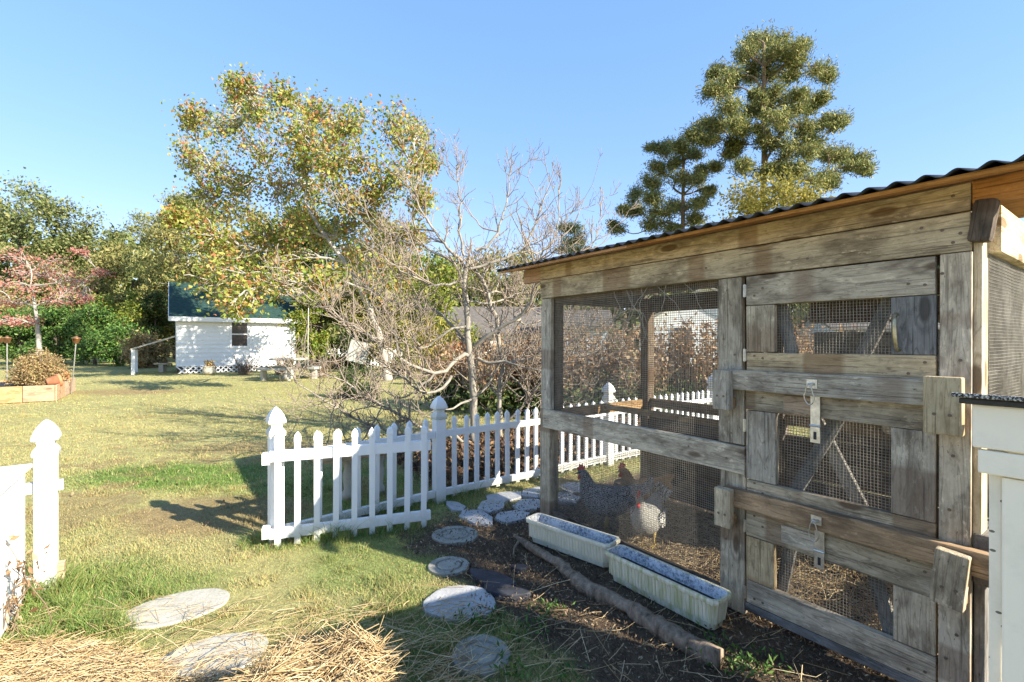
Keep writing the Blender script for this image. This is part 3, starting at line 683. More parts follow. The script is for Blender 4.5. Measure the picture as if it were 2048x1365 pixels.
def blob_tree(name, trunk, r0, clusters, leaf, mats, seed, twigs=14, per=26, label='', cat='tree', group=None, aspect=.55, spread=.35, flat=1., limb_k=.34, droop=0, up=0, crown='crown', sides=6, minr=.012):
    """trunk path, then limbs that reach out to each foliage mass, twigs in it, leaves on the twigs"""
    rng = np.random.default_rng(seed); T_ = smooth_path(trunk, 14); root = empty(name, tuple(T_[0]))
    tag(root, label, cat, group); base = T_[0].copy()
    tr = np.linspace(r0, r0*.38, len(T_)); tr[0] *= 1.35; lines = [(T_-base, tr)]
    nodes = [T_[4:]]; nr = [tr[4:]]
    tips = []
    order = sorted(range(len(clusters)), key=lambda i: min(np.linalg.norm(T_-clusters[i][0], axis=1)))
    for ci in order:
        c, r = clusters[ci]; c = np.asarray(c, float)
        NN = np.concatenate(nodes); RR = np.concatenate(nr)
        d = np.linalg.norm(NN-c, axis=1)+np.maximum(0, NN[:, 2]-c[2]+.2*r)*1.2-RR*3
        j = int(np.argmin(d)); P = curve(NN[j], c, 9, rng, .09, .06)
        rr = np.linspace(max(minr*1.3, RR[j]*.62), minr, 9); lines.append((P-base, rr)); nodes.append(P[2:]); nr.append(rr[2:])
        for k in range(twigs):
            v = rng.normal(size=3); v *= r*rng.uniform(.45, 1.05)/np.linalg.norm(v); v[2] *= flat
            s_ = P[rng.integers(3, 9)]; q = curve(s_, c+v, 5, rng, .12, .05)
            lines.append((q-base, np.linspace(minr*.8, minr*.3, 5)))
            m = rng.poisson(per)
            if m:
                f = rng.uniform(.35, 1.08, m)[:, None]; idx = np.clip(f*4, 0, 3.999); i0 = idx.astype(int)[:, 0]; fr = idx-i0[:, None]
                tips.append(q[i0]*(1-fr)+q[i0+1]*fr+rng.normal(size=(m, 3))*r*spread*np.array([1, 1, flat]))
    mobj('trunk', tubes_mesh('trunk', lines, sides), mats[0], root)
    P = np.concatenate(tips)-base
    mobj(crown, leaves_mesh(crown, P, leaf, rng, aspect, droop, up), mats[1], root)
    return root
def auto_clusters(seed, c, rad, n, r, bottom=-.6, shell=.45):
    rng = np.random.default_rng(seed); out = []
    while len(out) < n:
        v = rng.normal(size=3); v /= np.linalg.norm(v); v *= rng.uniform(shell, 1)**.7
        if v[2] < bottom: continue
        out.append((np.asarray(c)+v*np.asarray(rad), r*rng.uniform(.75, 1.3)))
    return out
L = {}
L['autumn'] = leafmat('autumn_leaves', [(0, (.10, .18, .035)), (.3, (.28, .34, .06)), (.6, (.48, .47, .12)), (.78, (.58, .42, .12)), (.88, (.54, .26, .10)), (1, (.44, .16, .09))], .45)
L['oak'] = leafmat('evergreen_oak_leaves', [(0, (.09, .13, .04)), (.5, (.20, .235, .075)), (.85, (.30, .30, .11)), (1, (.38, .34, .16))], .35)
L['olive'] = leafmat('olive_leaves', [(0, (.15, .165, .05)), (.5, (.29, .275, .085)), (1, (.44, .37, .14))], .38)
L['dark'] = leafmat('dark_green_leaves', [(0, (.03, .055, .018)), (.6, (.07, .11, .03)), (1, (.16, .18, .05))], .3)
L['hedge'] = leafmat('glossy_green_leaves', [(0, (.035, .09, .02)), (.5, (.09, .19, .04)), (1, (.21, .30, .07))], .3, .35)
L['lime'] = leafmat('lime_leaves', [(0, (.12, .2, .03)), (.6, (.26, .30, .05)), (1, (.42, .38, .07))], .4)
L['pink'] = leafmat('pink_dogwood_leaves', [(0, (.40, .12, .10)), (.5, (.60, .24, .19)), (.85, (.66, .36, .27)), (1, (.55, .38, .25))], .42)
L['pine'] = leafmat('pine_needles', [(0, (.10, .14, .055)), (.45, (.24, .27, .09)), (.85, (.42, .40, .14)), (1, (.55, .45, .2))], .35)
L['yellow'] = leafmat('yellow_leaves', [(0, (.16, .17, .04)), (.5, (.33, .29, .06)), (1, (.50, .40, .08))], .4)
L['dry'] = leafmat('dry_brown_leaves', [(0, (.16, .08, .04)), (.4, (.38, .23, .12)), (.8, (.54, .36, .20)), (1, (.62, .47, .28))], .35)
L['mum'] = leafmat('dry_stems', [(0, (.22, .14, .06)), (.5, (.42, .29, .13)), (.9, (.56, .42, .2)), (1, (.32, .34, .1))], .25)
L['palm'] = leafmat('yellow_fronds', [(0, (.18, .19, .04)), (.5, (.40, .35, .06)), (1, (.58, .45, .1))], .35)

# ------------------------------------------------------------------ bare fig tree behind the fence
def fig():
    rng = np.random.default_rng(77); base = at(950, 888, 6.4); base[2] = 0
    root = empty('fig_tree', tuple(base)); tag(root, 'bare grey fig tree with spreading crooked branches behind the picket fence', 'tree')
    def pth(pts, y0, y1, n=16):
        Y = np.linspace(y0, y1, len(pts)); return smooth_path([at(px, py, y) for (px, py), y in zip(pts, Y)], n)
    limbs = [  # pixel-traced courses with their own depths, radius at start and end
        ([(950, 893), (948, 800), (946, 730), (938, 690), (930, 640), (935, 590), (924, 555), (938, 518)], 6.4, 6.3, .062, .034),
        ([(1000, 885), (1000, 780), (1005, 700), (992, 640), (972, 565), (938, 516)], 6.75, 6.4, .04, .024),
        ([(946, 712), (925, 698), (906, 714), (904, 748), (876, 753), (842, 742), (806, 724), (775, 697), (757, 670), (719, 652), (669, 636), (645, 594)], 6.4, 5.3, .034, .007),
        ([(904, 748), (890, 775), (865, 791), (831, 782), (811, 753), (779, 737), (735, 700), (690, 660)], 6.1, 5.5, .024, .006),
        ([(930, 872), (880, 862), (831, 854), (775, 812), (730, 794), (690, 760), (650, 745)], 6.3, 5.2, .026, .006),
        ([(840, 872), (780, 866), (719, 838), (674, 814), (640, 796), (590, 765), (572, 735)], 5.9, 5.0, .020, .005),
        ([(950, 692), (981, 663), (1022, 643), (1053, 625), (1067, 598), (1071, 560), (1085, 500)], 6.4, 5.9, .036, .010),
        ([(954, 713), (975, 728), (997, 719), (1038, 722), (1067, 717), (1090, 695), (1140, 640)], 6.4, 6.1, .026, .008),
        ([(930, 686), (921, 668), (894, 636), (878, 621), (840, 610), (800, 612), (760, 590), (720, 560)], 6.4, 6.9, .030, .006),
        ([(929, 524), (898, 497), (867, 458), (843, 423), (828, 380), (826, 335)], 6.3, 6.0, .026, .005),
        ([(948, 501), (983, 485), (1002, 446), (1014, 400), (1022, 342)], 6.3, 6.5, .022, .005),
        ([(928, 510), (919, 446), (921, 396), (914, 328)], 6.3, 6.2, .020, .004),
        ([(944, 536), (987, 524), (1045, 505), (1061, 474), (1080, 415), (1100, 360)], 6.3, 6.6, .024, .005),
        ([(1045, 505), (1090, 503), (1112, 470), (1119, 430), (1119, 352)], 6.6, 6.9, .015, .005),
        ([(1090, 520), (1150, 512), (1190, 490), (1198, 450), (1203, 405)], 6.6, 6.9, .012, .004),
        ([(915, 525), (855, 497), (793, 477), (746, 454), (720, 400)], 6.3, 7.2, .022, .005),
        ([(925, 560), (870, 575), (820, 550), (775, 520), (740, 470)], 6.3, 5.8, .022, .005),
        ([(935, 600), (980, 610), (1030, 590), (1062, 560), (1080, 530)], 6.35, 7.0, .020, .006),
        ([(940, 650), (900, 655), (860, 690), (830, 700), (780, 660), (745, 610)], 6.35, 5.7, .020, .005),
        ([(1003, 740), (1035, 760), (1060, 800), (1075, 790), (1120, 740)], 6.7, 6.4, .018, .006),
        ([(1002, 800), (980, 770), (975, 745), (1010, 690), (1035, 660), (1040, 610)], 6.7, 7.2, .018, .005),
        ([(1060, 880), (1050, 820), (1070, 770), (1110, 740), (1150, 690), (1180, 650)], 6.9, 7.0, .020, .006),
        ([(905, 876), (880, 845), (850, 800), (842, 760), (850, 720)], 6.5, 7.0, .018, .005),
        ([(985, 880), (1010, 845), (1050, 810), (1075, 770), (1120, 700), (1200, 640), (1280, 610)], 6.8, 6.2, .020, .006),
    ]
    lines = []
    def shoots(P, r, depth, budget):
        n = len(P); Lp = np.linalg.norm(np.diff(P, axis=0), axis=1).sum()
        k = rng.poisson(budget)
        for _ in range(k):
            i = rng.integers(int(n*.25), n); t = P[min(i+1, n-1)]-P[max(i-1, 0)]; t /= np.linalg.norm(t)+1e-9
            v = rng.normal(size=3); v -= t*(v@t); v /= np.linalg.norm(v)+1e-9
            d = t*.55+v*.75+np.array([0, -.08, rng.uniform(-.1, .5)]); d /= np.linalg.norm(d)
            ln = (rng.uniform(.18, .55) if depth == 0 else rng.uniform(.07, .20))
            m = 8; q = [P[i]]; dd = d.copy()
            for s_ in range(m-1):
                dd = dd+np.array([0, 0, .09 if depth == 0 else .08])+rng.normal(size=3)*.15; dd /= np.linalg.norm(dd); q.append(q[-1]+dd*ln/(m-1))
            q = np.array(q)
            if q[:, 2].min() < .03: continue
            r1 = min(r[i]*.65, .010 if depth == 0 else .0055); rr = np.linspace(r1, max(.0032, r1*.5), m); lines.append((q, rr))
            if depth < 2: shoots(q, rr, depth+1, 3.4 if depth == 0 else .7)
    for pts, y0, y1, ra, rb in limbs:
        P = pth(pts, y0, y1); P += rng.normal(size=P.shape)*.012; P[0] -= 0
        if pts[0][1] > 860: P[0, 2] = -.02
        rr = np.linspace(ra*.88, rb, len(P)); lines.append((P, rr)); lp = np.linalg.norm(np.diff(P, axis=0), axis=1).sum()
        shoots(P, rr, 0, (11 if P[-1, 2] < 3.0 else 4)*lp+2)
        if P[-1, 2] > 2.1:
            for _ in range(4):
                i = rng.integers(6, 16); ln = rng.uniform(.2, .5); k_ = 9; d_ = np.array([rng.normal()*.25, rng.normal()*.25, 1.]); q = [P[i]]
                for _s in range(k_): d_ = d_+rng.normal(size=3)*.07; d_ /= np.linalg.norm(d_); q.append(q[-1]+d_*ln/k_)
                r2 = np.linspace(.0075, .0035, k_+1)*(1+.25*rng.uniform(-1, 1, k_+1)); lines.append((np.array(q), r2))
                for _b in range(3): a_ = q[rng.integers(3, k_)]; lines.append((curve(a_, a_+np.array([rng.normal()*.06, rng.normal()*.06, rng.uniform(.06, .2)]), 4, rng, .1), [.004, .0038, .0035, .003]))
        for _ in range(rng.integers(4, 7) if P[-1, 2] < 3.0 else 1):
            i = rng.integers(4, 15); t = P[min(i+1, 15)]-P[i-1]; t /= np.linalg.norm(t); v = rng.normal(size=3); d_ = t*.5+v/np.linalg.norm(v)*.9+np.array([0, 0, rng.uniform(-.35, .35)]); d_ /= np.linalg.norm(d_); q = [P[i]]; st_ = rng.uniform(.05, .10)
            for _s in range(11): d_ = d_+np.array([0, 0, .05])+rng.normal(size=3)*.2; d_ /= np.linalg.norm(d_); q.append(q[-1]+d_*st_)
            q = np.array(q)
            if q[:, 2].min() < .05: continue
            r2 = np.linspace(min(rr[i]*.75, .018), .0045, len(q)); lines.append((q, r2)); shoots(q, r2, 0, 4)
    lines = [(P-base, r) for P, r in lines]
    big = [q for q in lines if q[1][0] > .012]; small = [q for q in lines if q[1][0] <= .012]
    mobj('trunk', tubes_mesh('trunk', big, 9), M['bark_fig'], root)
    M['twig'] = bark('twig_bark', (.22, .165, .125), (.41, .34, .26), 30)
    mobj('twigs', tubes_mesh('twigs', small, 5), M['twig'], root)
fig()

# ------------------------------------------------------------------ large autumn tree by the shed
ZT = 16.5
rg = np.random.default_rng(8)
cl = [(470, 165, 24), (478, 205, 36), (388, 232, 30), (368, 300, 32), (440, 262, 38), (420, 330, 42), (505, 290, 48), (560, 195, 28), (582, 255, 46), (640, 215, 32), (640, 300, 48), (700, 240, 36), (720, 320, 44), (780, 250, 40),
      (828, 262, 34), (836, 320, 32), (800, 350, 40), (400, 395, 44), (470, 390, 40), (545, 370, 48), (620, 385, 38), (395, 465, 38), (458, 500, 36), (428, 560, 36), (470, 600, 24), (515, 570, 28), (560, 520, 30), (520, 470, 32),
      (700, 450, 40), (740, 430, 36), (790, 470, 36), (690, 395, 34), (845, 395, 22), (745, 510, 34), (660, 330, 36), (760, 380, 38), (600, 310, 36), (520, 230, 28), (670, 270, 30), (350, 430, 18), (862, 330, 16), (640, 470, 28), (700, 520, 28), (660, 560, 22), (800, 540, 32), (838, 470, 24), (620, 440, 28), (580, 450, 32), (770, 580, 26)]
cls = [(at(x, y, ZT+rg.uniform(-2.6, 2.4)+(-2.2 if y > 540 else 0)), r/F*ZT*1.1) for x, y, r in cl]
tk = [at(776, 760, ZT), at(768, 700, ZT), at(758, 660, ZT), at(731, 598, ZT-.1), at(707, 547, ZT-.2), at(680, 508, ZT-.2), at(637, 458, ZT-.1), at(610, 400, ZT)]; tk[0][2] = 0
blob_tree('autumn_tree', tk, .135, cls, .11, (M['bark_grey'], L['autumn']), 9, twigs=24, per=29, label='tall leaning tree with sparse yellow, green and orange leaves beside the white shed', aspect=.75, spread=.30, minr=.028)

# ------------------------------------------------------------------ pines right of centre
def pine(name, base_px, top_py, Z, prof, seed, label, whorls=11, lean=0, tuft=.42, dens=1., mat=None):
    """prof: list of (pixel row, left reach, right reach) of the boughs around the trunk"""
    rng = np.random.default_rng(seed); b = at(base_px, HY, Z); b[2] = 0; top = at(base_px+lean, top_py, Z)
    root = empty(name, tuple(b)); tag(root, label, 'tree', 'pine trees')
    H = top[2]; trunk = np.array([[b[0]+(top[0]-b[0])*t+.15*math.sin(t*5), b[1], H*t] for t in np.linspace(0, 1, 14)])
    r0 = H*.0135; lines = [(trunk, np.linspace(r0, .03, 14))]; tips = []; sizes = []
    rows = np.array(prof, float)
    for wI in range(whorls):
        py = rows[0, 0]+(rows[-1, 0]-rows[0, 0])*(wI+.35*rng.uniform(-1, 1))/(whorls-1); py = np.clip(py, rows[0, 0], rows[-1, 0])
        lr = np.interp(py, rows[:, 0], rows[:, 1])/F*Z; rr = np.interp(py, rows[:, 0], rows[:, 2])/F*Z
        z = CAM_H-(py-HY)/F*Z; f = np.clip(z/H, 0, 1); p0 = np.array([np.interp(z, trunk[:, 2], trunk[:, 0]), b[1], z-.06*H*.3])
        for k in range(rng.integers(3, 6)):
            a = rng.uniform(0, 2*math.pi); c_, s_ = math.cos(a), math.sin(a)
            reach = (rr if c_ > 0 else lr)*abs(c_)+(rr+lr)/2*abs(s_); reach *= rng.uniform(.55, 1.02)
            e = p0+np.array([c_*reach, s_*reach, rng.uniform(.02, .30)*reach])
            q = curve(p0, e, 8, rng, .05, -.05); lines.append((q, np.linspace(max(.03, r0*.28*(1.1-f)), .02, 8)))
            nc = max(2, int(reach*.95))
            for j in range(nc):
                t = rng.uniform(.45, 1.03); i = min(7, t*7); i0 = int(min(6, i)); c = q[i0]+(q[i0+1]-q[i0])*(i-i0)
                lat = np.array([-s_, c_, 0])*rng.normal()*.26*reach*t; c2 = c+lat+np.array([0, 0, rng.uniform(0, .4)])
                lines.append((curve(c, c2, 4, rng, .1), np.linspace(.025, .012, 4)))
                for sub in range(4):
                    c3 = c2+rng.normal(size=3)*[.38, .38, .14]; m = int(rng.uniform(50, 80)*dens); v = rng.normal(size=(m, 3)); v *= np.array([.30, .30, .17])*tuft*2.2
                    tips.append(c3+v)
    mobj('trunk', tubes_mesh('trunk', [(P-b, r) for P, r in lines], 6), M['bark_grey'], root)
    mobj('crown', leaves_mesh('crown', np.concatenate(tips)-b, tuft*.58, rng, .26, 0, .35, fold=.05), mat or L['pine'], root)
def clump_pine(px, Z, top_py, r0, masses, seed, lab):
    rg = np.random.default_rng(seed); k = Z/F
    cls = []
    for x, y, r in masses:
        zc = Z+rg.uniform(-1, 1)*2.6
        for _ in range(3):
            o_ = rg.normal(size=2)*r*.5; cls.append((at(1200+(x+o_[0])/2.967, 40+(y+o_[1]*.75)/2.967, zc+rg.normal()*.7), r/2.967*k*rg.uniform(.5, .95)))
    b = at(px, HY, Z); b[2] = 0
    o = blob_tree('pine_tree', [b, at(px, 560, Z), at(px-2, 420, Z), at(px+3, 300, Z) if top_py < 200 else at(px, 380, Z), at(px, top_py, Z)], r0, cls, .27, (M['bark_brown'], L['pine']), seed, 8, 62, lab, 'tree', 'pine trees', aspect=.13, spread=.62, flat=.72, up=.25, minr=.035)
clump_pine(1527, 34, 85, .30, [(990, 110, 60), (900, 130, 50), (1080, 140, 55), (1190, 160, 50), (830, 230, 60), (950, 220, 70), (1080, 230, 60), (1180, 260, 40), (700, 300, 55), (780, 330, 60), (890, 320, 50), (1010, 330, 60), (1130, 340, 50), (1300, 290, 60), (1340, 330, 35), (680, 420, 50), (760, 410, 45),
    (1060, 430, 55), (1180, 440, 50), (1290, 460, 45), (770, 510, 60), (870, 540, 50), (1000, 480, 35), (1150, 520, 50), (1270, 520, 45), (1330, 590, 50), (1420, 600, 50), (620, 620, 50), (700, 640, 55), (800, 610, 50), (880, 650, 40), (1060, 620, 45), (1180, 650, 60), (1250, 690, 50), (560, 700, 45), (640, 730, 45), (780, 720, 40),
    (1000, 740, 50), (1130, 760, 60), (1240, 770, 50), (1350, 780, 55), (1450, 800, 50), (1540, 840, 45), (1560, 880, 35), (740, 790, 45), (830, 850, 45), (1080, 880, 50), (1200, 880, 50), (1310, 920, 55), (1380, 960, 45), (1120, 980, 50), (1000, 900, 40), (970, 560, 30), (940, 650, 30), (1020, 570, 28), (930, 440, 32), (980, 680, 26)], 4, 'tallest pine tree rising behind the coop roof')
clump_pine(1367, 38, 290, .26, [(330, 760, 45), (400, 780, 50), (480, 760, 45), (560, 790, 45), (340, 870, 40), (430, 860, 45), (700, 880, 40), (620, 900, 40), (480, 950, 55), (580, 940, 50), (300, 960, 40), (220, 1040, 45), (300, 1060, 50), (380, 1150, 55), (220, 1140, 45), (140, 1150, 40), (90, 1210, 40), (480, 1090, 50), (600, 1080, 40), (300, 1220, 50), (420, 1230, 40), (560, 1180, 50), (660, 1010, 40)], 5, 'shorter pine tree left of the tallest pine')
pine('pine_tree', 1140, 452, 46, [(455, 15, 15), (480, 30, 30), (510, 40, 45), (560, 50, 50), (600, 40, 40)], 6, 'small far pine top between fig tree and coop roof', 7)
pine('pine_tree', 375, 395, 34, [(405, 15, 15), (440, 45, 40), (480, 70, 60), (540, 80, 70), (600, 70, 80), (650, 70, 60)], 7, 'dark pine behind the left end of the white shed', 11)
c0 = at(1535, 395, 28); blob_tree('yellow_tree', [at(1535, 681, 28)*[1, 1, 0], at(1535, 520, 28), at(1535, 420, 28)], .16, auto_clusters(3, c0+np.array([0, 0, -.6]), (2.9, 2.5, 1.5), 22, .75), .2, (M['bark_grey'], L['yellow']), 12, 10, 22, 'low yellow leaved tree in front of the tallest pine')

# ------------------------------------------------------------------ trees and shrubs of the left and middle background
def crown_tree(name, px, py, Z, rx, rz, n, r, leaf, lmat, seed, label, bark_='bark_dark', twigs=11, per=26, group=None, ry=None, bottom=-.75, cat='tree', flat=.8):
    c = at(px, py, Z); b = c.copy(); b[2] = 0
    return blob_tree(name, [b, b*.5+c*.5-np.array([0, 0, 0]), c+np.array([0, 0, rz*.25])], max(.03, rz*.05), auto_clusters(seed, c, (rx, ry or rx, rz), n, r, bottom), leaf, (M[bark_], L[lmat]), seed+100, twigs, per, label, cat, group, flat=flat, spread=.3, minr=.02 if Z > 15 else .008)
crown_tree('oak_tree', 40, 480, 42, 5.6, 4.6, 34, 1.5, .30, 'oak', 201, 'broad evergreen oak at the far left above the pink tree', per=30, group='trees beyond the lawn')
crown_tree('oak_tree', 175, 520, 45, 3.6, 4.2, 22, 1.35, .30, 'oak', 202, 'evergreen oak with a ragged top right of the broad oak', per=28, group='trees beyond the lawn')
crown_tree('olive_tree', 265, 585, 38, 3.2, 3.8, 24, 1.2, .27, 'olive', 203, 'olive green tree between the oaks and the white shed', per=28, group='trees beyond the lawn')
crown_tree('olive_tree', 110, 600, 36, 4.4, 2.6, 24, 1.1, .26, 'olive', 208, 'olive green tree low behind the pink tree', per=28, group='trees beyond the lawn')
crown_tree('olive_tree', -60, 560, 38, 4.0, 4.5, 22, 1.3, .28, 'olive', 218, 'olive green tree cut by the left edge of the picture', per=28, group='trees beyond the lawn')
crown_tree('olive_tree', 350, 610, 36, 2.6, 3.2, 20, 1.0, .26, 'olive', 209, 'olive green tree rising behind the shed roof', per=26, group='trees beyond the lawn')
crown_tree('dark_tree', 480, 520, 30, 4.2, 4.2, 34, 1.15, .22, 'olive', 204, 'shaded tree behind the autumn tree and the shed', per=30, group='trees beyond the lawn')
crown_tree('dark_tree', 640, 545, 27, 2.6, 4.2, 30, 1.0, .2, 'dark', 205, 'dark evergreen tree right of the white shed', per=32, group='trees beyond the lawn')
crown_tree('olive_tree', 745, 560, 25, 2.2, 3.4, 26, .9, .19, 'olive', 206, 'yellow green tree behind the leaning autumn trunk', per=28, group='trees beyond the lawn')
crown_tree('lime_tree', 850, 590, 27, 2.4, 2.6, 22, .9, .2, 'lime', 207, 'lime green tree behind the upper fig branches', per=22, group='trees beyond the lawn')
crown_tree('olive_tree', 1010, 560, 36, 3.6, 2.6, 24, 1.0, .24, 'olive', 210, 'olive tree above the grey roof behind the fig tree', per=22, group='trees beyond the lawn')
crown_tree('dark_tree', 1420, 560, 40, 4.5, 4.2, 24, 1.3, .28, 'oak', 211, 'evergreen tree behind the white gabled house', per=24, group='trees beyond the lawn')
crown_tree('dark_tree', 1700, 600, 44, 6, 4.2, 24, 1.5, .3, 'oak', 212, 'evergreen tree hidden behind the coop doors', per=20, group='trees beyond the lawn')
crown_tree('bamboo_clump', 622, 660, 23, .8, 1.7, 16, .45, .16, 'lime', 213, 'pale green bamboo clump beside the shed corner', per=26, cat='bamboo')
# glossy hedge at the end of the lawn, shrub by shrub
for i, (px, py, Z, rx, rz, lm, lab) in enumerate([(-40, 672, 27, 1.7, 1.5, 'hedge', 'glossy green hedge shrub at the left picture edge'), (40, 668, 28, 1.6, 1.6, 'hedge', 'glossy green hedge shrub behind the dry mum bush'), (120, 665, 28.5, 1.5, 1.7, 'hedge', 'glossy green hedge shrub below the pink tree'),
        (190, 668, 28, 1.5, 1.6, 'hedge', 'glossy green hedge shrub behind the standing torch'), (250, 645, 30, 1.6, 2.3, 'lime', 'yellow green shrub standing taller than the hedge'), (235, 690, 26.5, 1.3, 1.0, 'hedge', 'low glossy shrub in front of the yellow green one'), (310, 650, 31, 1.0, 2.4, 'dark', 'dark upright shrub between the hedge and the shed')]):
    crown_tree('hedge_shrub', px, py, Z, rx, rz, 22, .55, .15, lm, 230+i, lab, twigs=10, per=28, group='hedge shrubs at the end of the lawn', cat='shrub', bottom=-.95)
for i, (px, py, Z, rx, rz, lm, lab) in enumerate([(715, 765, 11.5, .62, .42, 'dark', 'low dark green shrub on the lawn behind the gate'), (700, 700, 24, 1.6, 1.2, 'dark', 'dark bushes by the tilted grey panel'), (800, 705, 22, 1.7, 1.2, 'olive', 'olive bushes behind the fig branches'), (905, 700, 22, 1.5, 1.2, 'lime', 'yellow green bushes beside the white fence behind'), (295, 700, 24.5, 1.0, .9, 'mum', 'dry brown brush by the shed porch')]):
    crown_tree('shrub', px, py, Z, rx, rz, 18, .22 if Z < 15 else .5, .045 if Z < 15 else .13, lm, 260+i, lab, twigs=10, per=30 if Z > 15 else 44, group=None, cat='shrub', bottom=-.95)
# pink dogwood
ZD = 21.5
cld = [(30, 512, 30), (100, 520, 34), (60, 572, 38), (150, 560, 32), (205, 545, 16), (20, 602, 28), (112, 602, 30), (160, 502, 12), (58, 640, 22), (8, 642, 20), (-30, 560, 30), (-40, 610, 26), (135, 585, 26), (85, 545, 26), (40, 545, 24), (170, 600, 14)]
rg = np.random.default_rng(18)
blob_tree('dogwood_tree', [at(80, 740, ZD)*[1, 1, 0], at(78, 690, ZD), at(74, 640, ZD), at(66, 590, ZD)], .13, [(at(x, y, ZD+rg.uniform(-1.5, 1.5)), r/F*ZD*1.15) for x, y, r in cld], .11, (M['bark_grey'], L['pink']), 19, 14, 15, 'spreading dogwood tree with pink red autumn leaves', flat=.45, spread=.28, minr=.022)
# dry hydrangea bank behind the fence
k = 0
for (px, Z, w, h_) in [(905, 10.0, .55, .85), (985, 9.2, .6, .95), (1060, 9.4, .6, 1.0), (1130, 8.8, .6, 1.05), (1200, 9.2, .62, 1.05), (1270, 8.8, .6, 1.1), (1340, 9.4, .62, 1.1), (1410, 9.0, .6, 1.15), (1480, 9.4, .6, 1.15), (1560, 9.2, .6, 1.1), (1650, 9.6, .65, 1.1)]:
    rng = np.random.default_rng(500+k); b = at(px, HY, Z); b[2] = 0; root = empty('hydrangea_bush', tuple(b))
    where = ['farthest left, behind the fig trunk', 'left of the coop, behind the second fig trunk', 'beside the coop corner post', 'first one seen through the upper mesh', 'second one seen through the upper mesh', 'third one seen through the upper mesh', 'fourth one, at the mesh beside the inner post', 'right of the inner post behind the mesh', 'behind the coop hinge post', 'seen through the top door mesh', 'last one behind the coop doors'][k]
    tag(root, 'dry brown hydrangea bush, '+where, 'shrub', 'dry hydrangea bank behind the fence'); lines = []; tips = []
    for j in range(70):
        a = rng.uniform(0, 6.28); r_ = w*math.sqrt(rng.uniform(0, 1)); p = np.array([math.cos(a)*r_*.5, math.sin(a)*r_*.5, 0]); hh = h_*rng.uniform(.9, 1.6)
        q = curve(p, p*2.0+np.array([rng.normal()*.08, rng.normal()*.08, hh]), 6, rng, .05); lines.append((q, np.linspace(.008, .004, 6)))
        m = rng.integers(12, 26); f = rng.uniform(.40, 1.02, m)[:, None]*5; i0 = np.clip(f.astype(int), 0, 4)[:, 0]; tips.append(q[i0]*(1-(f-i0[:, None]))+q[i0+1]*(f-i0[:, None])+rng.normal(size=(m, 3))*.05)
    mobj('stems', tubes_mesh('stems', lines, 5), M['bark_brown'], root)
    mobj('leaves', leaves_mesh('leaves', np.concatenate(tips), .085, rng, .6, .5), L['dry'], root)
    P = rng.normal(size=(700, 3))*np.array([w*.5, w*.4, .16])+np.array([0, -.35, .28]); P[:, 2] = np.abs(P[:, 2])
    mobj('undergrowth', leaves_mesh('undergrowth', P, .10, rng, .6), L['dark'], root); k += 1
# yellow palm-like fronds and an orange leaved bush beyond the fig
rng = np.random.default_rng(61); b = at(865, HY, 17.5); b[2] = 0; root = empty('palm_plant', tuple(b)); tag(root, 'yellow green plant with arching palm fronds behind the fig tree', 'palm'); V = []; lines = []
pts = []
for j in range(26):
    a = rng.uniform(0, 6.28); q = curve((0, 0, .3), (math.cos(a)*1.0, math.sin(a)*1.0, rng.uniform(.7, 2.3)), 8, rng, .04, .16); lines.append((q, np.linspace(.02, .008, 8)))
    for s_ in np.linspace(.25, 1, 26): i = min(6, int(s_*7)); pts.append(q[i]+(q[i+1]-q[i])*(s_*7-i))
lines.append((np.array([[0, 0, -.02], [0, 0, .2], [0, 0, .45]]), [.12, .12, .09]))
mobj('stems', tubes_mesh('stems', lines, 5), M['bark_brown'], root); mobj('fronds', leaves_mesh('fronds', np.array(pts), .34, rng, .09, .8), L['palm'], root)
L['orange'] = leafmat('orange_leaves', [(0, (.34, .12, .03)), (.6, (.55, .20, .04)), (1, (.6, .33, .1))], .35)
crown_tree('orange_bush', 918, 705, 14.5, .35, .62, 10, .2, .09, 'orange', 290, 'small orange leaved bush behind the fig trunk', twigs=8, per=22, cat='shrub', bottom=-.9)
# far tree line
rng = np.random.default_rng(71); ang = rng.uniform(-1.25, 1.25, 60000); rad = rng.uniform(70, 90, 60000); hmax = 9+5*fbm(ang*9, ang*0, 4)+3*fbm(ang*40, ang*0, 5)
P = np.stack([np.sin(ang)*rad, np.cos(ang)*rad, hmax*rng.uniform(0, 1, 60000)**1.2], 1)
tl = mobj('treeline', leaves_mesh('treeline', P, 1.1, rng, .8), L['oak']); tag(tl, 'far dark tree line closing the horizon', 'tree line', kind='stuff')

# ------------------------------------------------------------------ white shed at the end of the lawn
SH0 = np.array([-14.1, 20.0]); shed = empty('garden_shed', (*SH0, 0), math.atan2(.581, .814))
tag(shed, 'small white clapboard shed with a dark green roof behind the lawn', 'shed')
SW, SDp, WH, RH = 4.64, 4.2, 2.50, 3.98
def siding(parent, L_, H_, lap=.18, name='wall'):
    m = MB(); z = .32
    while z < H_-.01:
        z1 = min(z+lap, H_); m.add([(0, -.032, z), (L_, -.032, z), (L_, -.002, z1), (0, -.002, z1), (0, 0, z), (L_, 0, z)], [(0, 1, 2, 3), (4, 5, 1, 0)]); z = z1
    return m
t = NT('white_siding'); v = t.coords(); n = t.noise(v, 3, 5, .7)
M['siding'] = t.done(t.mix(t.mapr(n, .4, .8, 0, .3), (.82, .82, .80), (.62, .62, .58)), .6)
m = siding(shed, SW, WH)
m.box(0, SW, 0, .1, .30, WH); m.build('wall', M['siding'], shed)
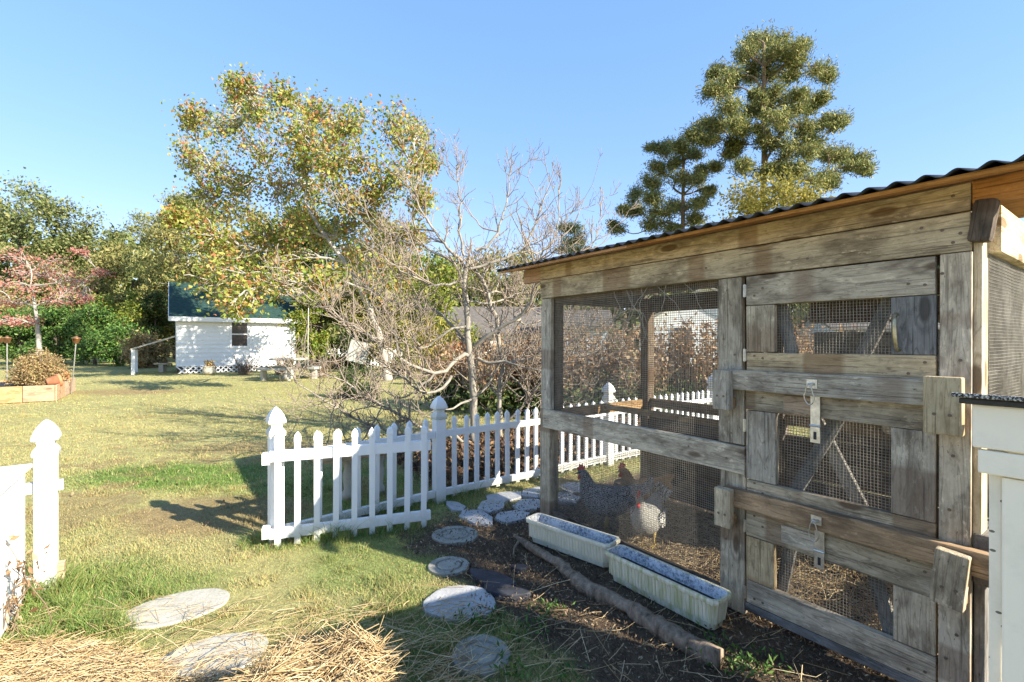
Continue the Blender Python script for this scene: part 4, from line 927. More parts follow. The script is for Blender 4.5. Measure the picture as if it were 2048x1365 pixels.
g = MB(); g.add([(0, .1, .3), (0, SDp, .3), (0, SDp, WH), (0, SDp/2, RH-.05), (0, .1, WH)], [(4, 3, 2, 1, 0)]); g.add([(SW, .1, .3), (SW, SDp, .3), (SW, SDp, WH), (SW, SDp/2, RH-.05), (SW, .1, WH)], [(0, 1, 2, 3, 4)])
g.box(0, SW, SDp-.1, SDp, .3, WH); g.build('wall', M['siding'], shed)
t = NT('green_shingles'); v = t.coords(); b_ = t.n('ShaderNodeTexBrick'); t.l(t.scaled(v, (1, 1, 1)), b_.inputs['Vector'])
for k_, q in (('Color1', (.016, .045, .036, 1)), ('Color2', (.034, .075, .056, 1)), ('Mortar', (.010, .022, .024, 1)), ('Scale', 5.0)): b_.inputs[k_].default_value = q
M['shingle'] = t.done(b_.outputs[0], .85)
rf = empty('roof', (0, 0, 0), 0, shed); sl = (RH-WH)/(SDp/2)
def rz_(y): return WH+sl*y
m = MB(); e0, e1 = -.25, SW+.25
for k_ in (0, 1):
    ya, yb = (-.28, SDp/2) if k_ == 0 else (SDp+.28, SDp/2); za = WH-sl*.28; zb = RH
    m.add([(e0, ya, za), (e1, ya, za), (e1, yb, zb), (e0, yb, zb), (e0, ya, za+.07), (e1, ya, za+.07), (e1, yb, zb+.07), (e0, yb, zb+.07)], [(4, 5, 6, 7) if k_ == 0 else (7, 6, 5, 4), (0, 1, 5, 4), (3, 2, 1, 0) if k_ == 0 else (0, 1, 2, 3), (1, 2, 6, 5), (0, 4, 7, 3)])
m.build('shingles', M['shingle'], rf)
MB().box(e0-.01, e1+.01, -.31, -.285, WH-.30, WH-.11).build('fascia', M['white_wood'], rf)
for x in (e0-.02, e1): MB().add([(x, -.28, WH-.28), (x+.02, -.28, WH-.28), (x+.02, -.28, WH-.12), (x, -.28, WH-.12), (x, SDp/2, RH-.1), (x+.02, SDp/2, RH-.1), (x+.02, SDp/2, RH+.08), (x, SDp/2, RH+.08)], [(0, 1, 2, 3), (0, 4, 5, 1), (1, 5, 6, 2), (2, 6, 7, 3), (3, 7, 4, 0)]).build('barge_board', M['white_wood'], rf)
wd = empty('window', (0, 0, 0), 0, shed); wx0, wx1, wz0, wz1 = 2.02, 2.62, 1.15, 2.20
fr = MB()
for a_ in ((wx0-.09, wx0, wz0-.09, wz1+.09), (wx1, wx1+.09, wz0-.09, wz1+.09), (wx0, wx1, wz1, wz1+.09), (wx0, wx1, wz0-.09, wz0), (wx0, wx1, (wz0+wz1)/2-.025, (wz0+wz1)/2+.025)): fr.box(a_[0], a_[1], -.05, -.02, a_[2], a_[3])
fr.build('frame', M['white_wood'], wd)
t = NT('window_glass'); M['glass'] = t.done((.03, .035, .04), .08, spec=.6)
for zz in ((wz0, (wz0+wz1)/2-.025), ((wz0+wz1)/2+.025, wz1)):
    MB().box(wx0, wx1, -.035, -.03, zz[0], zz[1]).build('pane', M['glass'], wd)
    s_ = MB()
    for q in np.arange(zz[0]+.04, zz[1]-.02, .055): s_.box(wx0+.01, wx1-.01, -.040, -.0355, q, q+.022)
    s_.build('blind', M['bark_dark'], wd)['kind'] = 'stuff'
lt = MB()
for x in np.arange(-.3, SW+.3, .2):
    for sg in (1, -1):
        a_ = np.array([x, 0]); b2 = np.array([x+sg*.30, .30]); lo, hi = 0., 1.
        if min(a_[0], b2[0]) < 0 or max(a_[0], b2[0]) > SW: continue
        w_ = .034; lt.add([(a_[0]-w_, -.03-.006*sg, .0), (a_[0]+w_, -.03-.006*sg, .0), (b2[0]+w_, -.03-.006*sg, .3), (b2[0]-w_, -.03-.006*sg, .3)], [(0, 1, 2, 3)])
lt.box(0, SW, -.045, -.02, .29, .33); lt.build('lattice_skirt', M['white_wood'], shed)['kind'] = 'stuff'
MB().box(.02, SW-.02, .05, .08, 0, .30).build('foundation', M['bark_dark'], shed)
# lean-to porch on the left end
pr_ = empty('lean_to', (0, 0, 0), 0, shed)
MB().add([(-1.5, .0, 1.0), (0, .0, 1.55), (0, 2.2, 1.55), (-1.5, 2.2, 1.0), (-1.5, .0, 1.06), (0, 0, 1.61), (0, 2.2, 1.61), (-1.5, 2.2, 1.06)], [(0, 1, 5, 4), (4, 5, 6, 7), (3, 2, 1, 0), (0, 4, 7, 3)]).build('roof_panel', M['concrete_pale'], pr_)
MB().box(-1.48, -1.36, .02, .14, 0, 1.03).build('post', M['white_wood'], pr_); MB().box(-1.48, -1.36, 2.0, 2.12, 0, 1.0).build('post', M['white_wood'], pr_)
ty = empty('bench', (0, 0, 0)); tag(ty, 'small pale bench under the shed lean-to', 'bench')
p = at(325, 742, 21.0); MB().box(-.3, .3, -.15, .15, .34, .40).build('seat', M['concrete_pale'], ty); MB().box(-.1, .1, -.1, .1, 0, .34).build('leg', M['concrete_pale'], ty); ty.location = (p[0], p[1], 0)
for i, (px, py, lab, sc_) in enumerate([(372, 745, 'round pale pot at the left shed corner', 1.0), (418, 748, 'pale urn standing before the shed lattice', 1.1)]):
    p = at(px, py, 1305.6/(py-HY)); r = empty('flower_pot', (p[0], p[1], 0)); tag(r, lab, 'pot', 'pots before the shed')
    MB().lathe([(.13*sc_, 0), (.2*sc_, .08), (.22*sc_, .2), (.2*sc_, .3), (.24*sc_, .33), (.22*sc_, .34), (.05, .30)], 18).build('pot', M['concrete_pale'], r, True)
    rng = np.random.default_rng(i); mobj('foliage', leaves_mesh('foliage', rng.normal(size=(160, 3))*[.09, .09, .09]+[0, 0, .42], .14, rng, .25, 0, .6), L['mum'], r)
for i, (px, w_, lab) in enumerate([(488, .35, 'dry tuft of grass under the shed window'), (640, .5, 'reddish brown dry weeds right of the picnic table'), (560, .2, 'thin dry weeds at the shed corner')]):
    rng = np.random.default_rng(80+i); b = at(px, 745, 19.6 if i != 1 else 18.5); b[2] = 0; r = empty('dry_weeds', tuple(b)); tag(r, lab, 'weeds')
    mobj('stems', tubes_mesh('stems', [(curve((rng.normal()*w_*.3, rng.normal()*.15, 0), (rng.normal()*w_, rng.normal()*.3, rng.uniform(.3, .9)), 4, rng, .08), [.008, .006, .005, .003]) for _ in range(110)], 4), M['bark_brown'], r)
# concrete picnic table
pt = empty('picnic_table', (-8.1, 17.3, 0), .45); tag(pt, 'pale concrete picnic table with curved benches on the lawn', 'table')
MB().lathe([(.62, 0), (.66, .02), (.66, .06), (.62, .08)], 28, (0, 0, .68)).build('table_top', M['concrete_pale'], pt)
MB().lathe([(.24, 0), (.2, .1), (.14, .3), (.16, .6), (.26, .70)], 16).build('pedestal', M['concrete_pale'], pt, True)
for a_ in (0, 2.1, 4.2):
    s_ = MB(); N_ = 9
    for (r1, r2, z1, z2) in ((.80, 1.10, .36, .43),):
        rings = []
        for q in np.linspace(a_-.75, a_+.75, N_): c_, d_ = math.cos(q), math.sin(q); rings.append([(r1*c_, r1*d_, z1), (r2*c_, r2*d_, z1), (r2*c_, r2*d_, z2), (r1*c_, r1*d_, z2)])
        s_.loft(rings)
    b2 = s_.build('bench', M['concrete_pale'], pt)
    for q in (a_-.5, a_+.5): MB().box(-.07, .07, -.06, .06, 0, .36, Matrix.Translation((.95*math.cos(q), .95*math.sin(q), 0)) @ Matrix.Rotation(q, 4, 'Z')).build('leg', M['concrete_pale'], b2)
# far fence, grey panel, pole
ff = empty('picket_fence', (0, 0, 0)); tag(ff, 'far white picket fence beyond the shed corner', 'fence')
a_ = at(640, HY, 23.5); b2 = at(790, HY, 25.0)
for i in range(22):
    p = a_+(b2-a_)*i/21; o = mobj('picket', PICK, None, ff); o.location = (p[0], p[1], 0); o.scale = (2.2, 2, 1.45)
for z in (.25, .75): MB().tube([(a_[0], a_[1]+.03, z), (b2[0], b2[1]+.03, z)], .03, 4).build('rail', M['vinyl'], ff)
p = at(716, 703, 21.0); o = MB().box(-.42, .42, -.02, .02, -.45, .5).build('panel', plain('faded_panel', (.33, .34, .30), .7)); o.location = (p[0], p[1], p[2]-.02); o.rotation_euler = (R(-12), R(14), .2); o.name = 'leaning_panel'
tag(o, 'faded grey panel leaning in the bushes beyond the lawn', 'panel')
p = at(616, 715, 22.0); o = MB().tube([(0, 0, 0), (0, 0, 1.5), (.02, 0, 2.9)], .022, 6).build('metal_pole', M['steel']); o.location = (p[0], p[1], 0); tag(o, 'thin grey metal pole right of the shed', 'pole')
# raised bed with dry mum, terracotta pots, garden torches
bd = empty('raised_bed', (-10.5, 10.97, 0), ROT_U+math.pi); tag(bd, 'raised garden bed of pale cedar boards', 'raised bed')   # local x runs away along the right side
for i in range(5): plank(bd, 'board', i*.53, i*.53+.525, -.012, .012, 0, .36, 'cedar', .004, 0)
for i in range(5):
    o = plank(bd, 'board', .0, .02, .0, .52, 0, .36, 'cedar', .004, 0); o.location.y = -(.28+i*.53)*-1; o.location.x = -.005
plank(bd, 'board', 2.63, 2.65, 0, 2.6, 0, .36, 'cedar', .004, 0)
MB().box(.02, 2.62, .015, 2.6, .02, .31).build('soil', M['mud'], bd)
tag(bd, 'raised garden bed of pale cedar boards')
def bed(x, y): v_ = Matrix.Rotation(ROT_U+math.pi, 4, 'Z') @ Vector((x, y, 0)); return -10.5+v_.x, 10.97+v_.y
def dome_bush(name, x, y, z, r, h, n, leaf, lm, seed, lab):
    rng = np.random.default_rng(seed); root = empty(name, (x, y, z)); tag(root, lab, 'bush'); lines = []; P = []
    for j in range(n):
        a = rng.uniform(0, 6.28); el = math.acos(rng.uniform(.05, 1)); e = np.array([math.cos(a)*math.sin(el)*r, math.sin(a)*math.sin(el)*r, math.cos(el)*h])*rng.uniform(.72, 1.05)
        q = curve((e[0]*.1, e[1]*.1, 0), e, 5, rng, .06, .05); lines.append((q, np.linspace(.006, .003, 5))); m = 22
        f = rng.uniform(.45, 1.0, m)[:, None]*4; i0 = np.clip(f.astype(int), 0, 3)[:, 0]; P.append(q[i0]*(1-(f-i0[:, None]))+q[i0+1]*(f-i0[:, None])+rng.normal(size=(m, 3))*.04)
    mobj('stems', tubes_mesh('stems', lines, 4), M['bark_brown'], root); mobj('leaves', leaves_mesh('leaves', np.concatenate(P), leaf, rng, .4), L[lm], root)
x, y = -11.65, 11.75; dome_bush('mum_bush', x, y, .30, .60, .88, 420, .055, 'mum', 3, 'round dried brown mum bush in the raised bed')
x, y = bed(.5, 2.1); dome_bush('green_plant', x, y, .30, .35, .4, 120, .09, 'hedge', 4, 'low green plant in the raised bed at the left edge')
M['terra'] = plain('terracotta', (.56, .21, .10), .75, .25, 9, .15)
for i, (bx, by, tilt, lab) in enumerate([(.40, .22, 80, 'terracotta pot lying on its side in the raised bed'), (1.25, .26, 62, 'larger terracotta pot tipped over farther back in the bed')]):
    x, y = bed(bx, by); o = MB().lathe([(.09, 0), (.135, .2), (.155, .2), (.16, .26), (.145, .26), (.12, .2), (.08, .03)], 20).build('terracotta_pot', M['terra'], None, True)
    o.scale = (.95+.2*i,)*3; o.location = (x, y, .40); o.rotation_euler = (R(tilt), 0, 2.6+i*.5); tag(o, lab, 'pot', 'terracotta pots in the raised bed')
M['copper'] = plain('copper', (.42, .22, .11), .4, .3, 20, .1, .7)
for i, (px, py, Z, tilt, lab) in enumerate([(143, 690, 12.4, 5, 'leaning garden torch right of the dry mum bush'), (14, 684, 12.6, 0, 'garden torch left of the dry mum bush'), (-2, 682, 12.2, 0, 'garden torch cut by the left picture edge')]):
    p = at(px, py, Z); r = empty('garden_torch', (p[0], p[1], 0)); r.rotation_euler[1] = R(tilt); tag(r, lab, 'torch', 'copper garden torches'); h_ = 1.36
    MB().tube([(0, 0, -.02), (0, 0, h_)], .012, 8).build('pole', M['steel'], r)
    MB().lathe([(.025, 0), (.06, .02), (.085, .13), (.105, .14), (.10, .15), (.03, .17), (.02, .2)], 14, (0, 0, h_-.05)).build('burner', M['copper'], r, True)

# ------------------------------------------------------------------ neighbouring houses seen past the hedge and through the mesh
def simple_house(name, px0, px1, Z, turn, wall_h, ridge_h, depth, wall_mat, roof_mat, lab, gable_front=False, wins=()):
    p = at((px0+px1)/2, HY, Z); r = empty(name, (p[0], p[1], 0), turn); tag(r, lab, 'house'); w_ = (px1-px0)/F*Z/2
    m = MB(); m.box(-w_, w_, 0, depth, 0, wall_h)
    if gable_front: m.add([(-w_, 0, wall_h), (w_, 0, wall_h), (0, 0, ridge_h), (-w_, depth, wall_h), (w_, depth, wall_h), (0, depth, ridge_h)], [(0, 1, 2), (5, 4, 3)])
    else: m.add([(-w_, 0, wall_h), (-w_, depth, wall_h), (-w_, depth/2, ridge_h), (w_, 0, wall_h), (w_, depth, wall_h), (w_, depth/2, ridge_h)], [(2, 1, 0), (3, 4, 5)])
    m.build('wall', wall_mat, r); m = MB(); o_ = .35
    if gable_front:
        k_ = (ridge_h-wall_h)/w_
        for s_ in (-1, 1): m.add([(s_*(w_+o_), -o_, wall_h-k_*o_), (0, -o_, ridge_h), (0, depth+o_, ridge_h), (s_*(w_+o_), depth+o_, wall_h-k_*o_), (s_*(w_+o_), -o_, wall_h-k_*o_+.15), (0, -o_, ridge_h+.15), (0, depth+o_, ridge_h+.15), (s_*(w_+o_), depth+o_, wall_h-k_*o_+.15)], [(0, 1, 5, 4), (4, 5, 6, 7), (3, 2, 1, 0), (0, 4, 7, 3)])
    else:
        k_ = (ridge_h-wall_h)/(depth/2)
        for ya, yb in ((-o_, depth/2), (depth+o_, depth/2)): m.add([(-w_-o_, ya, wall_h-k_*o_), (w_+o_, ya, wall_h-k_*o_), (w_+o_, yb, ridge_h), (-w_-o_, yb, ridge_h), (-w_-o_, ya, wall_h-k_*o_+.15), (w_+o_, ya, wall_h-k_*o_+.15), (w_+o_, yb, ridge_h+.15), (-w_-o_, yb, ridge_h+.15)], [(0, 1, 5, 4), (4, 5, 6, 7), (3, 2, 1, 0), (1, 2, 6, 5), (0, 4, 7, 3)])
    m.build('roof', roof_mat, r)
    for (x, z, ww, hh) in wins:
        f_ = MB().box(x-ww/2-.08, x+ww/2+.08, -.06, -.005, z-.08, z+hh+.08).build('window', M['white_wood'], r); MB().box(x-ww/2, x+ww/2, -.075, -.062, z, z+hh).build('pane', M['glass'], f_)
greyroof = plain('grey_shingles', (.14, .125, .11), .9, .25, 5, .3)
simple_house('neighbour_house', 1285, 1540, 26, -.25, 2.2, 4.3, 8, M['siding'], M['concrete'], 'white gabled house seen through the upper coop mesh', True, [(-1.2, .9, .9, 1.2), (1.2, .9, .9, 1.2)])
simple_house('neighbour_house', 905, 1110, 30, .1, 1.9, 3.6, 6, M['siding'], greyroof, 'house with a low grey roof behind the fig tree', False, [(-1.5, .7, 1.0, .9), (1.2, .7, 1.0, .9)])
simple_house('garden_outbuilding', 1100, 1215, 27, -.1, 2.2, 3.1, 4, plain('blue_grey_siding', (.42, .47, .52), .6, .1), greyroof, 'blue grey outbuilding left of the white gabled house', False, [(0, .9, .8, .9)])
simple_house('neighbour_house', 1680, 1860, 30, -.2, 2.2, 3.3, 6, plain('blue_siding', (.36, .42, .52), .6, .1), greyroof, 'bluish house seen through the top door mesh', False, [(-2, .9, .9, 1.2), (2, .9, .9, 1.2)])

# ------------------------------------------------------------------ concrete bench behind the open gate
cb = empty('concrete_bench', (-1.42, 4.15, 0), rzD); tag(cb, 'low bench with turned concrete legs behind the picket fence', 'bench')
plank(cb, 'seat', -.30, .34, -.13, .13, .36, .40, 'wood_warm', .006, 0)
for x in (-.0, .26):
    MB().lathe([(.06, 0), (.06, .05), (.042, .08), (.05, .16), (.055, .2), (.04, .26), (.05, .31), (.06, .36)], 14).build('leg', M['concrete_pale'], cb, True).location = (x, 0, 0)

# ------------------------------------------------------------------ hens, coop contents
def hen(loc, face, s, mats, lab, pose='stand', name='hen'):
    r = empty(name, loc, face); tag(r, lab, 'hen', 'hens in the coop'); r.scale = (s, s, s)
    # x forward: tail, back, breast, neck, head as one lofted body
    st = [(-.235, .315, .004, .012), (-.21, .30, .022, .045), (-.165, .265, .045, .062), (-.11, .225, .082, .085), (-.04, .198, .105, .105), (.03, .195, .108, .112), (.085, .205, .095, .108), (.122, .238, .070, .085),
          (.140, .282, .046, .058), (.148, .322, .034, .042), (.156, .352, .029, .033), (.172, .372, .028, .028), (.192, .374, .022, .022), (.208, .368, .010, .010)]
    rings = []
    for i, (x, z, ry, rz) in enumerate(st):
        a, b = st[max(i-1, 0)], st[min(i+1, len(st)-1)]; tx, tz = b[0]-a[0], b[1]-a[1]; l_ = math.hypot(tx, tz); nx_, nz_ = -tz/l_, tx/l_
        rings.append([(x+nx_*rz*math.cos(q), ry*math.sin(q), z+nz_*rz*math.cos(q)) for q in np.linspace(0, 2*math.pi, 17)[:-1]])
    b = MB().loft(rings).build('body', mats[0], r, True)
    sb = b.modifiers.new('s', 'SUBSURF'); sb.levels = sb.render_levels = 1
    for sg in (-1, 1):
        w_ = MB().loft([[(x+dx, sg*(y0+.012*math.sin(q)), z+rz*math.cos(q)) for q in np.linspace(0, 2*math.pi, 11)[:-1]] for x, dx, y0, z, rz in ((.07, 0, .088, .215, .02), (.03, 0, .107, .205, .055), (-.04, 0, .106, .200, .062), (-.11, 0, .086, .205, .045), (-.175, 0, .055, .225, .012))])
        w_.build('wing', mats[1], r, True)
        MB().tube([(-.0, sg*.045, .12), (.01, sg*.045, .05), (.0, sg*.045, .012)], [.016, .008, .007], 7).build('leg', mats[3], r, True)
        ft = MB()
        for q in (-.5, 0, .5, math.pi): ft.tube([(0, sg*.045, .012), (.045*math.cos(q), sg*.045+.045*math.sin(q), .004)], [.006, .003], 5)
        ft.build('foot', mats[3], r)
        MB().lathe([(.0055, 0), (.004, .003), (.001, .004)], 8).build('eye', M['black_roof'], r).location = (.184, sg*.024, .378); 
    tl_ = MB()
    for q in np.linspace(-.35, .35, 7): tl_.add([(-.17, q*.10, .28), (-.19, q*.12+.012, .25), (-.295, q*.25, .375-abs(q)*.15), (-.275, q*.25-.02, .39-abs(q)*.15)], [(0, 1, 2, 3)])
    tl_.build('tail', mats[2], r)
    cm = MB(); pr2 = [(.158, .398), (.160, .422), (.168, .412), (.176, .434), (.184, .418), (.194, .432), (.200, .410), (.212, .402), (.208, .384), (.185, .390)]
    cm.add([(x, -.004, z) for x, z in pr2]+[(x, .004, z) for x, z in pr2], [tuple(range(10)), tuple(range(19, 9, -1))]+[(i, (i+1) % 10, 10+(i+1) % 10, 10+i) for i in range(10)]); cm.build('comb', mats[4], r)
    MB().lathe([(.012, 0), (.014, .012), (.006, .03)], 8).build('wattle', mats[4], r, True).location = (.196, 0, .325)
    MB().loft([[(.204, .009*c_, .366+.009*d_) for c_, d_ in ((1, 0), (0, 1), (-1, 0), (0, -1))], [(.232, .001*c_, .356+.001*d_) for c_, d_ in ((1, 0), (0, 1), (-1, 0), (0, -1))]]).build('beak', mats[3], r)
    return r
def feathers(name, a, b, scale, mixv=.5):
    t = NT(name); v = t.coords(); n = t.noise(v, 30, 3, .6)
    vo = t.vor(t.scaled(v, (1, 1, 1.3)), scale); w_ = t.math('SINE', t.math('ADD', t.math('MULTIPLY', vo, 14.0), t.math('MULTIPLY', n, 2.0)))
    return t.done(t.mix(t.mapr(w_, -.2, .3), a, b), .75, w_, .3, .003, .2)
M['barred'] = feathers('barred_feathers', (.02, .02, .023), (.30, .30, .31), 60)
M['buff'] = feathers('tan_feathers', (.33, .17, .07), (.46, .26, .12), 30)
M['silver'] = feathers('silver_feathers', (.25, .24, .21), (.38, .365, .325), 40); M['laced'] = feathers('laced_feathers', (.03, .03, .03), (.62, .6, .55), 40)
M['blackf'] = plain('black_feathers', (.012, .013, .016), .5, .4, 30, .2); M['red'] = plain('red_comb', (.55, .03, .03), .5, .2, 30, .2); M['shank'] = plain('yellow_shank', (.45, .32, .10), .6, .2, 40, .1)
x, y = cxy(.47, .24); hen((x, y, 0), math.radians(160), 1.08, (M['barred'], M['barred'], M['barred'], M['shank'], M['red']), 'barred black and white hen with a red comb behind the first trough')
x, y = cxy(.50, .62); hen((x, y, 0), math.radians(-170), 1.05, (M['buff'], M['buff'], M['blackf'], M['shank'], M['red']), 'tan brown hen with a black tail behind the barred hen')
x, y = cxy(.80, .27); hen((x, y, 0), math.radians(-125), .95, (M['silver'], M['laced'], M['laced'], M['shank'], M['red']), 'pale silver breasted hen facing out through the mesh')
x, y = cxy(.22, .72); o = MB().lathe([(.10, 0), (.098, .2), (.094, .21), (.02, .212)], 16).build('stump', M['bark_brown']); o.location = (x, y, 0); tag(o, 'short sawn log stump inside the coop by the fence side', 'stump')
x, y = cxy(2.0, .95); bk = empty('bucket', (x, y, 0)); tag(bk, 'white bucket hanging on a cord behind the middle coop door', 'bucket'); MB().lathe([(.10, .86), (.125, 1.08), (.132, 1.08), (.13, 1.10), (.118, 1.09), (.09, .88)], 20).build('body', M['white_wood'], bk, True); MB().tube([(-.125, 0, 1.08), (-.08, 0, 1.18), (0, 0, 1.22), (.08, 0, 1.18), (.125, 0, 1.08)], .004, 6).build('handle', M['steel'], bk); MB().tube([(0, 0, 1.22), (0, 0, 1.86)], .004, 6).build('cord', M['bark_grey'], bk)
# dry vine hanging on the upper mesh
rng = np.random.default_rng(15); lines = []
for i in range(9):
    u0 = rng.uniform(.5, 1.4); q = [np.array([u0, .02, 1.70])]
    dd = np.array([rng.normal()*.5, 0, -1.]); 
    for s_ in range(14): dd = dd+np.array([rng.normal()*.5, 0, -.12+rng.normal()*.2]); dd /= np.linalg.norm(dd); q.append(q[-1]+dd*rng.uniform(.03, .055)+np.array([0, rng.normal()*.004, 0]))
    q = np.array(q); q[:, 1] = np.clip(q[:, 1], .026, .036); q[:, 0] = np.clip(q[:, 0], .15, 1.45); q = q[q[:, 2] > .87]; lines.append((q, np.linspace(.0022, .001, len(q))))
vn = empty('dry_vine', (*P0, 0), ROT_U); tag(vn, 'thin dry vine hanging over the upper coop mesh', 'vine'); mobj('stems', tubes_mesh('stems', lines, 4), M['bark_grey'], vn)
# dry weeds climbing at the left box
rng = np.random.default_rng(16); b = np.array([-2.33, 2.18, 0]); r = empty('dry_weeds', tuple(b)); tag(r, 'brown dry weed stalks against the white slatted box', 'weeds'); lines = []; tp = []
for i in range(16):
    q = curve((rng.normal()*.09, rng.normal()*.05, 0), (rng.normal()*.14, -.02+rng.normal()*.05, rng.uniform(.2, .5)), 7, rng, .1); lines.append((q, np.linspace(.003, .0015, 7))); tp += [q[j]+rng.normal(size=3)*.012 for j in range(2, 7) for _ in range(2)]
mobj('stems', tubes_mesh('stems', lines, 4), M['bark_brown'], r); mobj('leaves', leaves_mesh('leaves', np.array(tp), .035, rng, .4, .6), L['dry'], r)

# ------------------------------------------------------------------ grass, straw, litter
def blades(name, X, Y, hgt, wid, col, rng, lean=1.15, z0=-.01):
    n = len(X); a = rng.uniform(0, 6.283, n); ln = rng.uniform(.15, 1, n)*lean; dx, dy = np.cos(a)*ln, np.sin(a)*ln; b = rng.uniform(0, 6.283, n); wx, wy = np.cos(b)*wid*.5, np.sin(b)*wid*.5
    z = np.full(n, z0)
    v0 = np.stack([X-wx, Y-wy, z], 1); v1 = np.stack([X+wx, Y+wy, z], 1)
    v2 = np.stack([X+wx*.8+dx*hgt*.45, Y+wy*.8+dy*hgt*.45, z+hgt*.62], 1); v3 = np.stack([X-wx*.8+dx*hgt*.45, Y-wy*.8+dy*hgt*.45, z+hgt*.62], 1)
    v4 = np.stack([X+dx*hgt*1.15+wx*.1, Y+dy*hgt*1.15, z+hgt*.98], 1); v5 = np.stack([X+dx*hgt*1.15-wx*.1, Y+dy*hgt*1.15, z+hgt*.98], 1)
    V = np.stack([v0, v1, v2, v3, v4, v5], 1).reshape(-1, 3); i = np.arange(n)[:, None]*6
    Fq = np.concatenate([np.stack([i, i+1, i+2, i+3], -1), np.stack([i+3, i+2, i+4, i+5], -1)], 1).reshape(-1, 4)
    return fast_mesh(name, V, Fq, False, np.repeat(col, 6, 0))
rng = np.random.default_rng(99)
def scatter(n, y0, y1, p=1.0):
    Y = (y0**(2-p)+(y1**(2-p)-y0**(2-p))*rng.uniform(0, 1, n))**(1/(2-p)); X = rng.uniform(-1.12, .75, n)*Y; return X, Y
def on_stone(X, Y):
    m = np.zeros(len(X), bool)
    for _, x, y, rx, ry, r_ in STONES:
        dx, dy = X-x, Y-y; c_, s_ = math.cos(r_), math.sin(r_); m |= ((dx*c_+dy*s_)/(rx*.86))**2+((-dx*s_+dy*c_)/(ry*.86))**2 < 1
    return m
Xs, Ys, Hs, Ws = [], [], [], []
for n, y0, y1, h0, w0 in ((260000, 1.6, 4.6, .0165, .0030), (170000, 4.2, 9.0, .018, .006), (100000, 8.5, 22, .016, .014)):
    X, Y = scatter(n, y0, y1, 1.25); Xs.append(X); Ys.append(Y); Hs.append(np.full(n, h0)); Ws.append(np.full(n, w0))
X = np.concatenate(Xs); Y = np.concatenate(Ys); Hh = np.concatenate(Hs); Ww = np.concatenate(Ws)
s_m = soil_mask(X, Y); u, d = local_uv(X, Y)
c, gm, bm = lawn_color(X, Y)
keep = (rng.uniform(0, 1, len(X)) > s_m*1.05+bm*.55) & ~on_stone(X, Y) & ~((u > -.05) & (u < 2.6) & (d > -.02) & (d < 1.3))
X, Y, Hh, Ww, c, gm, bm = (q[keep] for q in (X, Y, Hh, Ww, c, gm, bm))
rel = (np.stack([X, Y], 1)-PB); s_al = rel@FD; off = np.abs(rel@np.array([-FD[1], FD[0]])); fen = np.exp(-(off/.09)**2)*(s_al > -2.6)*(s_al < .4)*((s_al < -2.3) | (s_al > -1.5))
gr = np.array([.625-(-1.6), 0]); relg = np.stack([X-G0[0], Y-G0[1]], 1); offg = np.abs(relg@np.array([-gd[1], gd[0]])); sg = relg@gd; fen = np.maximum(fen, np.exp(-(offg/.10)**2)*(sg > -.1)*(sg < 1.05))
pl = blob(X, Y, -2.35, 2.35, .7, .55, fbm(X*5, Y*5, 7)-.5)
hh = Hh*rng.uniform(.5, 1.35, len(X))*(.55+1.5*sstep(.45, .8, fbm(X*7, Y*7, 88)))*(1+gm*.6+fen*3.2+pl*1.3)*(1-.4*bm)
gcol = np.array([.13, .24, .045]); gmix = np.clip(np.maximum(fen*.8, pl*.5), 0, 1)[:, None]; c = c*(1-gmix)+gcol*gmix
strawm = (rng.uniform(0, 1, len(X)) < .25-.18*gm)[:, None]; c = np.where(strawm, np.array([.52, .42, .20])*rng.uniform(.7, 1.15, (len(X), 1)), c*(1+rng.uniform(-.35, .4, (len(X), 1))*np.clip(6/np.hypot(X, Y), .25, 1)[:, None]))
c = c*(1+np.stack([rng.normal(size=len(X))*.10, np.zeros(len(X)), rng.normal(size=len(X))*.08], 1)); c = np.clip(c, .01, .8)
lg_ = mobj('lawn_grass', blades('lawn_grass', X, Y, hh, Ww, c, rng), M['grass']); tag(lg_, 'short green and straw coloured lawn grass', 'grass', kind='stuff')
# straw heap in the foreground
def heap_h(x, y):
    n = fbm(x*7, y*7, 61)-.5
    a = .36*sstep(1.05, .6, np.sqrt(((x+.60)/.27)**4+((y-1.42)/.34)**4)**.5+n*.2)
    b = .075*sstep(1.1, .6, np.sqrt(((x+1.95)/.85)**2+((y-1.64)/.52)**2)+n*.35)+.07*sstep(1.1, .6, np.sqrt(((x+1.1)/.5)**2+((y-1.5)/.42)**2)+n*.3)
    return np.maximum(a, b)*(1+n*.25)
def straws(name, P, D_, Ln, r, kind_seed):
    rs = np.random.default_rng(kind_seed); n = len(P); D_ = D_/np.linalg.norm(D_, axis=1)[:, None]; o = np.cross(D_, rs.normal(size=(n, 3))); o /= np.linalg.norm(o, axis=1)[:, None]; q = np.cross(D_, o); V = []
    kink = o*(rs.normal(size=n)*.10*Ln)[:, None]; where = rs.uniform(-.25, .25, n)
    for e in (-.5, None, .5):
        ee = (where if e is None else np.full(n, e))[:, None]
        for k_ in range(3): V.append(P+D_*Ln[:, None]*ee+(kink if e is None else 0)+(o*math.cos(2.094*k_)+q*math.sin(2.094*k_))*r[:, None])
    V = np.stack(V, 1).reshape(-1, 3); i = np.arange(n)[:, None]*9
    Fq = np.concatenate([np.stack([i+3*h_+k_, i+3*h_+(k_+1) % 3, i+3*h_+3+(k_+1) % 3, i+3*h_+3+k_], -1) for k_ in range(3) for h_ in (0, 1)], 1).reshape(-1, 4); return fast_mesh(name, V, Fq)
n = 21000; X = rng.uniform(-2.6, -.30, n); Y = rng.uniform(1.05, 2.2, n); H_ = heap_h(X, Y); k_ = (H_ > .03)&(~((on_stone(X, Y))&(H_ < .12))); X, Y, H_ = X[k_], Y[k_], H_[k_]; n = len(X)
